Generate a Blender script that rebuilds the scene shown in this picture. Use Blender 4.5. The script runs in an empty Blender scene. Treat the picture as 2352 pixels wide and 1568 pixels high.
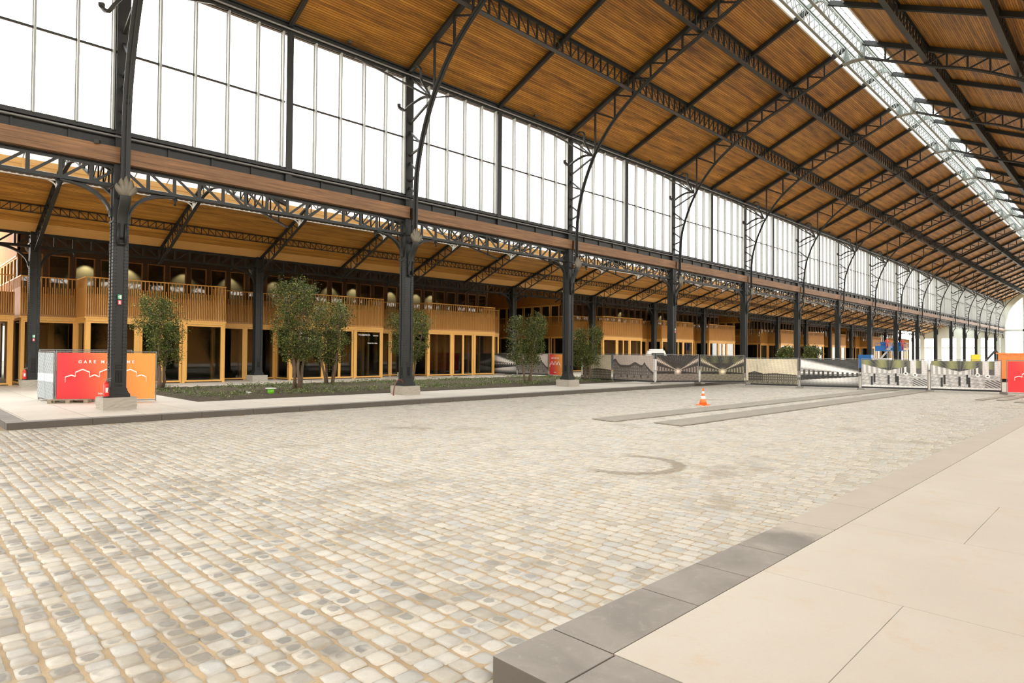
import bpy, math, random
import numpy as np
from mathutils import Vector, Matrix

# ------------------------------------------------------------------ camera, world, light
scn = bpy.context.scene
COL = scn.collection
CAMZ = 2.016
FPX, YAW, PITCH, ROLL = 1455.0, math.radians(44.9948), math.radians(1.0216), math.radians(0.4305)
F = Vector((-math.sin(YAW) * math.cos(PITCH), math.cos(YAW) * math.cos(PITCH), math.sin(PITCH)))
R0 = Vector((math.cos(YAW), math.sin(YAW), 0))
U0 = R0.cross(F)
R = R0 * math.cos(ROLL) + U0 * math.sin(ROLL)
U = -R0 * math.sin(ROLL) + U0 * math.cos(ROLL)
cam_data = bpy.data.cameras.new('camera')
cam_data.sensor_width = 36.0
cam_data.lens = FPX / 2352 * 36.0
cam_data.clip_end = 600
cam = bpy.data.objects.new('camera', cam_data)
COL.objects.link(cam)
M = Matrix(((R.x, U.x, -F.x, 0), (R.y, U.y, -F.y, 0), (R.z, U.z, -F.z, CAMZ), (0, 0, 0, 1)))
cam.matrix_world = M
scn.camera = cam

world = bpy.data.worlds.new('overcast_sky')
scn.world = world
world.use_nodes = True
wn = world.node_tree.nodes
bg = wn['Background']
wtc = wn.new('ShaderNodeTexCoord'); wsep = wn.new('ShaderNodeSeparateXYZ')
wmr = wn.new('ShaderNodeMapRange'); wmr.inputs[1].default_value = -0.1; wmr.inputs[2].default_value = 0.6
wmx = wn.new('ShaderNodeMix'); wmx.data_type = 'RGBA'
wmx.inputs[6].default_value = (1.0, 0.955, 0.87, 1); wmx.inputs[7].default_value = (0.98, 0.985, 0.96, 1)
wl = world.node_tree.links
wl.new(wtc.outputs['Generated'], wsep.inputs[0]); wl.new(wsep.outputs[2], wmr.inputs[0])
wl.new(wmr.outputs[0], wmx.inputs[0]); wl.new(wmx.outputs[2], bg.inputs[0])
bg.inputs[1].default_value = 6.0

sun = bpy.data.lights.new('veiled_sun', 'SUN')
sun.energy = 0.5; sun.angle = math.radians(25); sun.color = (1.0, 0.95, 0.88)
so = bpy.data.objects.new('veiled_sun', sun); COL.objects.link(so)
so.rotation_euler = Vector((-0.80, 0.35, -0.62)).to_track_quat('-Z', 'Y').to_euler()

scn.view_settings.view_transform = 'Standard'
scn.view_settings.look = 'None'
scn.view_settings.exposure = 0.46
scn.view_settings.gamma = 1.0
scn.view_settings.use_curve_mapping = False
scn.cycles.use_denoising = True
scn.cycles.max_bounces = 7
scn.cycles.diffuse_bounces = 5
scn.cycles.glossy_bounces = 3
scn.cycles.transmission_bounces = 4
scn.cycles.transparent_max_bounces = 16
scn.cycles.caustics_reflective = False
scn.cycles.caustics_refractive = False
scn.cycles.sample_clamp_indirect = 6

rng = np.random.default_rng(7)
random.seed(7)

# ------------------------------------------------------------------ layout
BAY = 12.0
Y1 = 5.80                       # first visible nave column
XA, XB, XR = -24.96, -41.71, -12.45    # nave column row, rear column row, ridge
YEND = 197.8
H = 2.016
def Yi(i): return Y1 + (i - 1) * BAY
NCOL = 16

# ------------------------------------------------------------------ materials
def new_mat(name):
    m = bpy.data.materials.new(name); m.use_nodes = True
    nt = m.node_tree
    return m, nt, nt.nodes['Principled BSDF'], nt.nodes['Material Output']

def N(nt, t, **kw):
    n = nt.nodes.new('ShaderNode' + t)
    for k, v in kw.items(): setattr(n, k, v)
    return n

def setin(n, d):
    for k, v in d.items(): n.inputs[k].default_value = v

def ramp(nt, fac, stops):
    r = N(nt, 'ValToRGB')
    e = r.color_ramp.elements
    while len(e) < len(stops): e.new(0.5)
    for el, (p, c) in zip(e, stops):
        el.position = p; el.color = (*c, 1)
    nt.links.new(fac, r.inputs[0])
    return r.outputs[0]

def mixc(nt, fac, a, b, mode='MIX'):
    m = N(nt, 'Mix', data_type='RGBA', blend_type=mode)
    for s, v in ((0, fac), (6, a), (7, b)):
        if hasattr(v, 'links'): nt.links.new(v, m.inputs[s])
        elif s == 0: m.inputs[s].default_value = v
        else: m.inputs[s].default_value = (*v, 1)
    return m.outputs[2]

def mth(nt, op, a, b=None, clamp=False):
    m = N(nt, 'Math', operation=op, use_clamp=clamp)
    for s, v in ((0, a), (1, b)):
        if v is None: continue
        if hasattr(v, 'links'): nt.links.new(v, m.inputs[s])
        else: m.inputs[s].default_value = v
    return m.outputs[0]

def noise(nt, vec, scale, detail=4, rough=0.55, dist=0.0):
    n = N(nt, 'TexNoise'); setin(n, {'Scale': scale, 'Detail': detail, 'Roughness': rough, 'Distortion': dist})
    if vec is not None: nt.links.new(vec, n.inputs['Vector'])
    return n.outputs[0]

def objco(nt, scale=(1, 1, 1), swap=False, rot=(0, 0, 0), world_space=False):
    if world_space:
        g = N(nt, 'NewGeometry'); o = g.outputs['Position']
    else:
        t = N(nt, 'TexCoord'); o = t.outputs['Object']
    mp = N(nt, 'Mapping'); setin(mp, {'Scale': scale, 'Rotation': rot})
    nt.links.new(o, mp.inputs[0])
    return mp.outputs[0]

def bump(nt, h, strength, dist=0.01):
    b = N(nt, 'Bump'); setin(b, {'Strength': strength, 'Distance': dist})
    nt.links.new(h, b.inputs['Height']); return b.outputs[0]

def simple(name, col, rough=0.6, metal=0.0, var=0.12, scale=6.0, bumpy=0.0):
    m, nt, p, _ = new_mat(name)
    v = objco(nt)
    n = noise(nt, v, scale)
    c = mixc(nt, n, tuple(x * (1 - var) for x in col), tuple(min(1, x * (1 + var)) for x in col))
    nt.links.new(c, p.inputs['Base Color'])
    setin(p, {'Roughness': rough, 'Metallic': metal})
    if bumpy: nt.links.new(bump(nt, noise(nt, v, scale * 8), bumpy), p.inputs['Normal'])
    return m

MAT = {}
MAT['iron'] = simple('painted_iron', (0.0105, 0.0125, 0.0115), 0.55, 0.0, 0.25, 3.0, 0.08)
MAT['iron_skylit'] = simple('skylit_grey_green_iron', (0.20, 0.23, 0.215), 0.5, 0.0, 0.2, 3.0)  # ridge ironwork: skylight brightness put into a lighter iron colour
MAT['iron_pale_lit'] = simple('skylit_pale_iron', (0.62, 0.60, 0.55), 0.5, 0.0, 0.1, 5.0)  # aisle ironwork: pale colour carries the light from the aisle skylight
MAT['ornament'] = simple('weathered_cast_ornament', (0.15, 0.135, 0.10), 0.6, 0.0, 0.35, 5.0, 0.2)
MAT['mullion'] = simple('pale_mullion_paint', (0.30, 0.32, 0.31), 0.6, 0, 0.0)
MAT['galv'] = simple('galvanised_steel', (0.22, 0.225, 0.22), 0.5, 0.3, 0.15, 12)
MAT['red'] = simple('extinguisher_red', (0.62, 0.02, 0.015), 0.3)
MAT['black'] = simple('black_rubber', (0.02, 0.02, 0.02), 0.6)
MAT['white'] = simple('white_plastic', (0.8, 0.8, 0.78), 0.4, 0, 0.03)
MAT['green'] = simple('lime_green_plastic', (0.16, 0.55, 0.02), 0.45)
MAT['orange'] = simple('cone_orange', (0.95, 0.16, 0.02), 0.45, 0, 0.05)
MAT['blue'] = simple('machine_blue', (0.02, 0.17, 0.50), 0.4)
MAT['skip_orange'] = simple('container_orange', (0.85, 0.27, 0.06), 0.5)
MAT['yellow'] = simple('machine_yellow', (0.85, 0.65, 0.03), 0.45)
MAT['conduit'] = simple('rust_brown_hose', (0.16, 0.05, 0.035), 0.6)
MAT['pallet'] = simple('weathered_pallet_wood', (0.33, 0.28, 0.20), 0.8, 0, 0.3, 9, 0.3)
MAT['banner_dark'] = simple('black_banner_cloth', (0.02, 0.02, 0.02), 0.7)
MAT['lettering'] = simple('white_lettering', (0.9, 0.88, 0.84), 0.6, 0, 0.02)
MAT['sign_green'] = simple('sign_green', (0.02, 0.35, 0.16), 0.4)
MAT['sign_white'] = simple('sign_white', (0.8, 0.8, 0.8), 0.4, 0, 0.02)
MAT['sign_pink'] = simple('sign_red', (0.75, 0.10, 0.14), 0.4)
MAT['skin'] = simple('skin', (0.5, 0.3, 0.22), 0.6)
MAT['fabric_pink'] = simple('hi_vis_red_cloth', (0.75, 0.15, 0.12), 0.8)
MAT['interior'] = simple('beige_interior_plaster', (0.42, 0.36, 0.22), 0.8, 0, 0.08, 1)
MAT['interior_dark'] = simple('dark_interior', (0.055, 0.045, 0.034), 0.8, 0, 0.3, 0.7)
MAT['bark'] = simple('grey_brown_bark', (0.16, 0.11, 0.07), 0.85, 0, 0.4, 14, 0.6)
MAT['endwall'] = simple('pale_green_grey_plaster', (0.50, 0.55, 0.50), 0.7, 0, 0.06, 0.4)
MAT['rubber_mat'] = simple('dark_rubber_strip', (0.26, 0.235, 0.19), 0.75, 0, 0.25, 2, 0.3)

def wood(name, c1, c2, axis='Z', rough=0.55, grain=1.0):
    m, nt, p, _ = new_mat(name)
    s = {'X': (0.35, 9, 9), 'Y': (9, 0.35, 9), 'Z': (9, 9, 0.35)}[axis]
    v = objco(nt, s)
    n = noise(nt, v, 2.2, 6, 0.62, 0.4)
    n2 = noise(nt, objco(nt), 0.35, 2)
    c = ramp(nt, n, [(0.25, c1), (0.75, c2)])
    c = mixc(nt, mth(nt, 'MULTIPLY', n2, 0.45), c, tuple(x * 0.6 for x in c1), 'MIX')
    nt.links.new(c, p.inputs['Base Color']); setin(p, {'Roughness': rough})
    nt.links.new(bump(nt, n, 0.15 * grain), p.inputs['Normal'])
    return m
MAT['slat'] = wood('larch_slats', (0.50, 0.225, 0.040), (0.72, 0.38, 0.09), 'Z')
MAT['slat_back'] = wood('larch_backing', (0.30, 0.135, 0.035), (0.45, 0.22, 0.065), 'Z')
MAT['frame'] = wood('larch_window_frame', (0.70, 0.36, 0.075), (0.85, 0.50, 0.14), 'Z')
MAT['shaded_wood'] = wood('shaded_upper_panel', (0.05, 0.026, 0.011), (0.09, 0.046, 0.019), 'Z')  # brown panels, darkened to carry the shade of the deep upper storey
MAT['beam'] = wood('brown_timber_beam', (0.085, 0.042, 0.018), (0.36, 0.185, 0.075), 'Y', 0.6)
MAT['plywood'] = wood('pale_plywood', (0.66, 0.35, 0.10), (0.80, 0.47, 0.16), 'Y')

def planks(name, cols, wid=0.11, length=900.0, gap=0.011):
    """ceiling boards running along the hall (world Y)"""
    m, nt, p, _ = new_mat(name)
    t = N(nt, 'TexCoord'); sp = N(nt, 'SeparateXYZ'); cb = N(nt, 'CombineXYZ')
    nt.links.new(t.outputs['Object'], sp.inputs[0])
    nt.links.new(sp.outputs[1], cb.inputs[0])
    nt.links.new(mth(nt, 'MULTIPLY', sp.outputs[0], 1.098), cb.inputs[1])
    b = N(nt, 'TexBrick'); b.offset = 0.37; b.offset_frequency = 2; b.squash = 1.0
    setin(b, {'Scale': 1.0, 'Mortar Size': gap, 'Mortar Smooth': 0.3, 'Brick Width': length, 'Row Height': wid,
              'Color1': (0, 0, 0, 1), 'Color2': (1, 1, 1, 1), 'Mortar': (0, 0, 0, 1), 'Bias': 0.0})
    nt.links.new(cb.outputs[0], b.inputs['Vector'])
    mp = N(nt, 'Mapping'); setin(mp, {'Scale': (0.5, 14, 1)}); nt.links.new(cb.outputs[0], mp.inputs[0])
    g = noise(nt, mp.outputs[0], 2.0, 5, 0.6)
    mp2 = N(nt, 'Mapping'); setin(mp2, {'Scale': (0.30, 2.2, 1)}); nt.links.new(cb.outputs[0], mp2.inputs[0])
    big = noise(nt, mp2.outputs[0], 1.2, 4, 0.6)
    f = mth(nt, 'ADD', mth(nt, 'MULTIPLY', b.outputs[0], 0.30), mth(nt, 'MULTIPLY', g, 0.55))
    f = mth(nt, 'ADD', f, mth(nt, 'MULTIPLY', mth(nt, 'SUBTRACT', big, 0.5), 1.15))
    c = ramp(nt, f, [(0.12, cols[0]), (0.45, cols[1]), (0.85, cols[2])])
    c = mixc(nt, b.outputs['Fac'], c, tuple(x * 0.22 for x in cols[0]))
    nt.links.new(c, p.inputs['Base Color']); setin(p, {'Roughness': 0.55})
    h = mth(nt, 'SUBTRACT', 1.0, b.outputs['Fac'])
    nt.links.new(bump(nt, h, 0.5, 0.02), p.inputs['Normal'])
    return m
MAT['ceil'] = planks('ceiling_boards', [(0.10, 0.040, 0.004), (0.34, 0.152, 0.015), (0.58, 0.295, 0.042)])
MAT['ceil2'] = planks('aisle_ceiling_boards', [(0.20, 0.078, 0.009), (0.47, 0.21, 0.026), (0.70, 0.36, 0.06)])

def glass(name, tint, refl=0.10, haze=0.0):
    m = bpy.data.materials.new(name); m.use_nodes = True
    nt = m.node_tree; nt.nodes.clear()
    out = N(nt, 'OutputMaterial'); tr = N(nt, 'BsdfTransparent'); gl = N(nt, 'BsdfGlossy'); mx = N(nt, 'MixShader')
    tr.inputs[0].default_value = (*tint, 1); gl.inputs['Roughness'].default_value = 0.03
    lw = N(nt, 'LayerWeight'); lw.inputs[0].default_value = 0.35
    f = mth(nt, 'ADD', mth(nt, 'MULTIPLY', lw.outputs['Fresnel'], 0.8), refl, True)
    nt.links.new(f, mx.inputs[0]); nt.links.new(tr.outputs[0], mx.inputs[1]); nt.links.new(gl.outputs[0], mx.inputs[2])
    nt.links.new(mx.outputs[0], out.inputs[0])
    return m
MAT['glass_clear'] = glass('clerestory_glass', (0.95, 0.97, 0.98), 0.0)
MAT['glass_dark'] = glass('office_glass', (0.42, 0.43, 0.40), 0.035)

def mat_concrete(name, col, var=0.1, speck=0.3):
    m, nt, p, _ = new_mat(name)
    v = objco(nt, world_space=True)
    n1 = noise(nt, v, 0.7, 5); n2 = noise(nt, v, 28, 6, 0.7)
    c = mixc(nt, n1, tuple(x * (1 - var) for x in col), tuple(min(1, x * (1 + var)) for x in col))
    c = mixc(nt, mth(nt, 'MULTIPLY', n2, speck), c, tuple(x * 0.65 for x in col))
    nt.links.new(c, p.inputs['Base Color']); setin(p, {'Roughness': 0.8})
    nt.links.new(bump(nt, n2, 0.25, 0.004), p.inputs['Normal'])
    return m
MAT['plinth'] = mat_concrete('rough_bluestone_plinth', (0.42, 0.39, 0.33), 0.2, 0.6)
MAT['concrete'] = mat_concrete('fence_foot_concrete', (0.26, 0.245, 0.21))

def paving(name, col, rx, ry, ox, oy, joint=0.004):
    m, nt, p, _ = new_mat(name)
    g = N(nt, 'NewGeometry'); mp = N(nt, 'Mapping'); setin(mp, {'Location': (ox, oy, 0)})
    nt.links.new(g.outputs['Position'], mp.inputs[0])
    b = N(nt, 'TexBrick'); b.offset = 0.5
    setin(b, {'Scale': 1.0, 'Mortar Size': joint, 'Mortar Smooth': 0.1, 'Brick Width': rx, 'Row Height': ry,
              'Color1': (0.92, 0.92, 0.92, 1), 'Color2': (1.05, 1.05, 1.05, 1), 'Mortar': (0.35, 0.30, 0.22, 1)})
    nt.links.new(mp.outputs[0], b.inputs['Vector'])
    v = g.outputs['Position']
    n1 = noise(nt, v, 0.6, 5, 0.6); n2 = noise(nt, v, 3.0, 6, 0.7); n3 = noise(nt, v, 60, 3)
    c = ramp(nt, n1, [(0.3, tuple(x * 0.9 for x in col)), (0.7, col)])
    c = mixc(nt, mth(nt, 'MULTIPLY', mth(nt, 'SUBTRACT', n2, 0.5, True), 1.6, True), c, (col[0] * 0.88, col[1] * 0.76, col[2] * 0.6))
    c = mixc(nt, mth(nt, 'MULTIPLY', n3, 0.12), c, (0.3, 0.27, 0.22))
    c = mixc(nt, 1.0, c, b.outputs[0], 'MULTIPLY')
    nt.links.new(c, p.inputs['Base Color']); setin(p, {'Roughness': 0.62})
    nt.links.new(bump(nt, mth(nt, 'SUBTRACT', 1.0, b.outputs['Fac']), 0.4, 0.01), p.inputs['Normal'])
    return m
MAT['paving'] = paving('cream_concrete_slabs', (0.70, 0.65, 0.55), 2.4, 2.38, -1.4 + 2.4 * 4, -5.88 + 2.38 * 4, 0.006)
MAT['paving_far'] = paving('pale_concrete_slabs', (0.70, 0.655, 0.57), 3.0, 1.5, 0, 0, 0.008)

def mat_bluestone():
    m, nt, p, _ = new_mat('bluestone_kerb')
    g = N(nt, 'NewGeometry'); v = g.outputs['Position']
    n1 = noise(nt, v, 1.3, 5, 0.6, 0.6); n2 = noise(nt, v, 9, 7, 0.72, 1.0); n3 = noise(nt, v, 70, 3)
    c = ramp(nt, n1, [(0.3, (0.185, 0.17, 0.145)), (0.7, (0.30, 0.275, 0.24))])
    c = mixc(nt, mth(nt, 'MULTIPLY', mth(nt, 'SUBTRACT', n2, 0.55, True), 2.2, True), c, (0.40, 0.37, 0.32))
    c = mixc(nt, mth(nt, 'MULTIPLY', n3, 0.2), c, (0.12, 0.115, 0.11))
    sp = N(nt, 'SeparateXYZ'); nt.links.new(v, sp.inputs[0])
    dust = mth(nt, 'ADD', mth(nt, 'MULTIPLY', mth(nt, 'SUBTRACT', sp.outputs[1], 6.6), 0.55), mth(nt, 'MULTIPLY', mth(nt, 'SUBTRACT', n1, 0.5), 2.2))
    right = mth(nt, 'MULTIPLY', mth(nt, 'ADD', sp.outputs[0], 10.0), 5.0, True)
    dust = mth(nt, 'MULTIPLY', mth(nt, 'MINIMUM', mth(nt, 'MAXIMUM', dust, 0.0), 0.62), right)
    c = mixc(nt, dust, c, (0.50, 0.445, 0.36))
    nt.links.new(c, p.inputs['Base Color']); setin(p, {'Roughness': 0.6})
    nt.links.new(bump(nt, n2, 0.15, 0.004), p.inputs['Normal'])
    return m
MAT['bluestone'] = mat_bluestone()

def mat_cobble():
    m, nt, p, _ = new_mat('granite_setts')
    g = N(nt, 'NewGeometry'); v = g.outputs['Position']
    a = N(nt, 'Attribute', attribute_name='rnd'); r = N(nt, 'Attribute', attribute_name='rad')
    rnd = a.outputs['Fac']; rad = r.outputs['Fac']
    sp = N(nt, 'SeparateXYZ'); nt.links.new(v, sp.inputs[0])
    x, y = sp.outputs[0], sp.outputs[1]
    fine = noise(nt, v, 34, 5, 0.7, 0.6); mid = noise(nt, v, 6, 4, 0.6, 0.3); big = noise(nt, v, 0.30, 4, 0.6, 0.4); big2 = noise(nt, v, 0.95, 4, 0.65)
    base = ramp(nt, rnd, [(0.0, (0.36, 0.335, 0.28)), (0.25, (0.46, 0.42, 0.335)), (0.5, (0.50, 0.475, 0.41)),
                          (0.75, (0.40, 0.40, 0.37)), (1.0, (0.53, 0.49, 0.405))])
    base = mixc(nt, mth(nt, 'MULTIPLY', mth(nt, 'SUBTRACT', fine, 0.35, True), 0.7), base, (0.27, 0.235, 0.18))
    # worn dark centres of the setts, in patches
    patch = mth(nt, 'MULTIPLY', mth(nt, 'SUBTRACT', big2, 0.42, True), 6.0, True)
    near = mth(nt, 'SUBTRACT', 1.0, mth(nt, 'MULTIPLY', mth(nt, 'SUBTRACT', y, 2.6, False), 0.22, True), True)
    near = mth(nt, 'ADD', mth(nt, 'MULTIPLY', near, 0.85), 0.15)
    wob = mth(nt, 'ADD', rad, mth(nt, 'MULTIPLY', mth(nt, 'SUBTRACT', mid, 0.5), 1.5))
    cen = mth(nt, 'MULTIPLY', mth(nt, 'SUBTRACT', 0.68, wob), 7.0, True)
    r2 = N(nt, 'TexWhiteNoise'); r2.noise_dimensions = '1D'
    nt.links.new(mth(nt, 'MULTIPLY', rnd, 917.0), r2.inputs['W'])
    sel = mth(nt, 'MULTIPLY', mth(nt, 'SUBTRACT', mth(nt, 'ADD', r2.outputs[0], mth(nt, 'MULTIPLY', patch, 0.42)), 0.84, False), 5.0, True)
    dk = mth(nt, 'MULTIPLY', mth(nt, 'MULTIPLY', cen, sel), near)
    whole = mth(nt, 'MULTIPLY', mth(nt, 'MULTIPLY', mth(nt, 'SUBTRACT', mth(nt, 'FRACT', mth(nt, 'MULTIPLY', rnd, 37.0)), 0.45, True), 5.0, True), mth(nt, 'MULTIPLY', near, mth(nt, 'ADD', mth(nt, 'MULTIPLY', patch, 0.75), 0.25)))
    base = mixc(nt, mth(nt, 'MULTIPLY', whole, 0.8), base, (0.235, 0.215, 0.175))
    base = mixc(nt, mth(nt, 'MULTIPLY', dk, 0.85), base, (0.135, 0.13, 0.115))
    # brownish soiling over far patches
    soil = mth(nt, 'MULTIPLY', mth(nt, 'SUBTRACT', big, 0.46, True), 4.5, True)
    soil = mth(nt, 'MULTIPLY', soil, mth(nt, 'MULTIPLY', mth(nt, 'SUBTRACT', big2, 0.50, True), 7.0, True))
    base = mixc(nt, mth(nt, 'MULTIPLY', soil, 0.7), base, (0.22, 0.185, 0.13))
    # curved brown stain
    dx = mth(nt, 'SUBTRACT', x, -7.35); dy = mth(nt, 'SUBTRACT', y, 10.62)
    d = mth(nt, 'SQRT', mth(nt, 'ADD', mth(nt, 'MULTIPLY', dx, dx), mth(nt, 'MULTIPLY', dy, dy)))
    d = mth(nt, 'ABSOLUTE', mth(nt, 'SUBTRACT', d, 1.02))
    ringm = mth(nt, 'MULTIPLY', mth(nt, 'SUBTRACT', 0.17, mth(nt, 'ADD', d, mth(nt, 'MULTIPLY', mth(nt, 'SUBTRACT', mid, 0.5), 0.2))), 14.0, True)
    half = mth(nt, 'MULTIPLY', mth(nt, 'ADD', mth(nt, 'ADD', dx, mth(nt, 'MULTIPLY', dy, 0.25)), 0.55), 2.5, True)
    base = mixc(nt, mth(nt, 'MULTIPLY', mth(nt, 'MULTIPLY', ringm, half), 0.75), base, (0.17, 0.135, 0.085))
    nt.links.new(base, p.inputs['Base Color']); setin(p, {'Roughness': 0.5})
    nt.links.new(bump(nt, fine, 0.35, 0.006), p.inputs['Normal'])
    return m
MAT['cobble'] = mat_cobble()
MAT['bluestone_shade'] = mat_concrete('shaded_bluestone_side', (0.105, 0.093, 0.075), 0.25, 0.5)  # undusted kerb sides, with shade painted into the darker colour

def mat_sand():
    m, nt, p, _ = new_mat('joint_sand')
    g = N(nt, 'NewGeometry'); v = g.outputs['Position']
    n1 = noise(nt, v, 2.0, 5); n2 = noise(nt, v, 60, 5, 0.8)
    c = ramp(nt, n1, [(0.3, (0.34, 0.255, 0.15)), (0.7, (0.48, 0.37, 0.23))])
    c = mixc(nt, mth(nt, 'MULTIPLY', mth(nt, 'SUBTRACT', n2, 0.5, True), 2.0, True), c, (0.22, 0.17, 0.11))
    nt.links.new(c, p.inputs['Base Color']); setin(p, {'Roughness': 0.9})
    nt.links.new(bump(nt, n2, 0.6, 0.01), p.inputs['Normal'])
    return m
MAT['sand'] = mat_sand()

def mat_farcobble():
    m, nt, p, _ = new_mat('distant_setts')
    g = N(nt, 'NewGeometry'); v = g.outputs['Position']
    b = N(nt, 'TexBrick'); b.offset = 0.5
    setin(b, {'Scale': 1.0, 'Mortar Size': 0.012, 'Brick Width': 0.2, 'Row Height': 0.16,
              'Color1': (0.44, 0.41, 0.35, 1), 'Color2': (0.52, 0.47, 0.38, 1), 'Mortar': (0.36, 0.30, 0.20, 1)})
    nt.links.new(v, b.inputs['Vector'])
    n1 = noise(nt, v, 0.5, 5)
    c = mixc(nt, mth(nt, 'MULTIPLY', n1, 0.3), b.outputs[0], (0.4, 0.35, 0.27))
    nt.links.new(c, p.inputs['Base Color']); setin(p, {'Roughness': 0.7})
    return m
MAT['farcobble'] = mat_farcobble()

def mat_soil():
    m, nt, p, _ = new_mat('dark_bed_soil')
    v = objco(nt, world_space=True)
    n1 = noise(nt, v, 1.5, 5); n2 = noise(nt, v, 18, 7, 0.8)
    c = ramp(nt, n2, [(0.3, (0.035, 0.026, 0.016)), (0.55, (0.10, 0.075, 0.045)), (0.8, (0.21, 0.165, 0.10))])
    c = mixc(nt, mth(nt, 'MULTIPLY', mth(nt, 'SUBTRACT', n1, 0.5, True), 2.0, True), c, (0.11, 0.11, 0.04))
    nt.links.new(c, p.inputs['Base Color']); setin(p, {'Roughness': 0.95})
    nt.links.new(bump(nt, n2, 1.0, 0.05), p.inputs['Normal'])
    return m
MAT['soil'] = mat_soil()

def mat_leaf(name, c1, c2, c3):
    m, nt, p, _ = new_mat(name)
    a = N(nt, 'Attribute', attribute_name='rnd')
    c = ramp(nt, a.outputs['Fac'], [(0.0, c1), (0.72, c2), (1.0, c3)])
    nt.links.new(c, p.inputs['Base Color']); setin(p, {'Roughness': 0.6, 'Specular IOR Level': 0.25})
    return m
MAT['leaf'] = mat_leaf('evergreen_leaves', (0.016, 0.032, 0.005), (0.065, 0.09, 0.014), (0.36, 0.36, 0.09))
MAT['groundleaf'] = mat_leaf('ground_cover_leaves', (0.05, 0.08, 0.02), (0.15, 0.20, 0.06), (0.36, 0.36, 0.15))

def mat_vcol(name, rough=0.6):
    m, nt, p, _ = new_mat(name)
    a = N(nt, 'Attribute', attribute_name='print')
    nt.links.new(a.outputs['Color'], p.inputs['Base Color']); setin(p, {'Roughness': rough})
    return m
MAT['print'] = mat_vcol('printed_banner_mesh')

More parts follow.
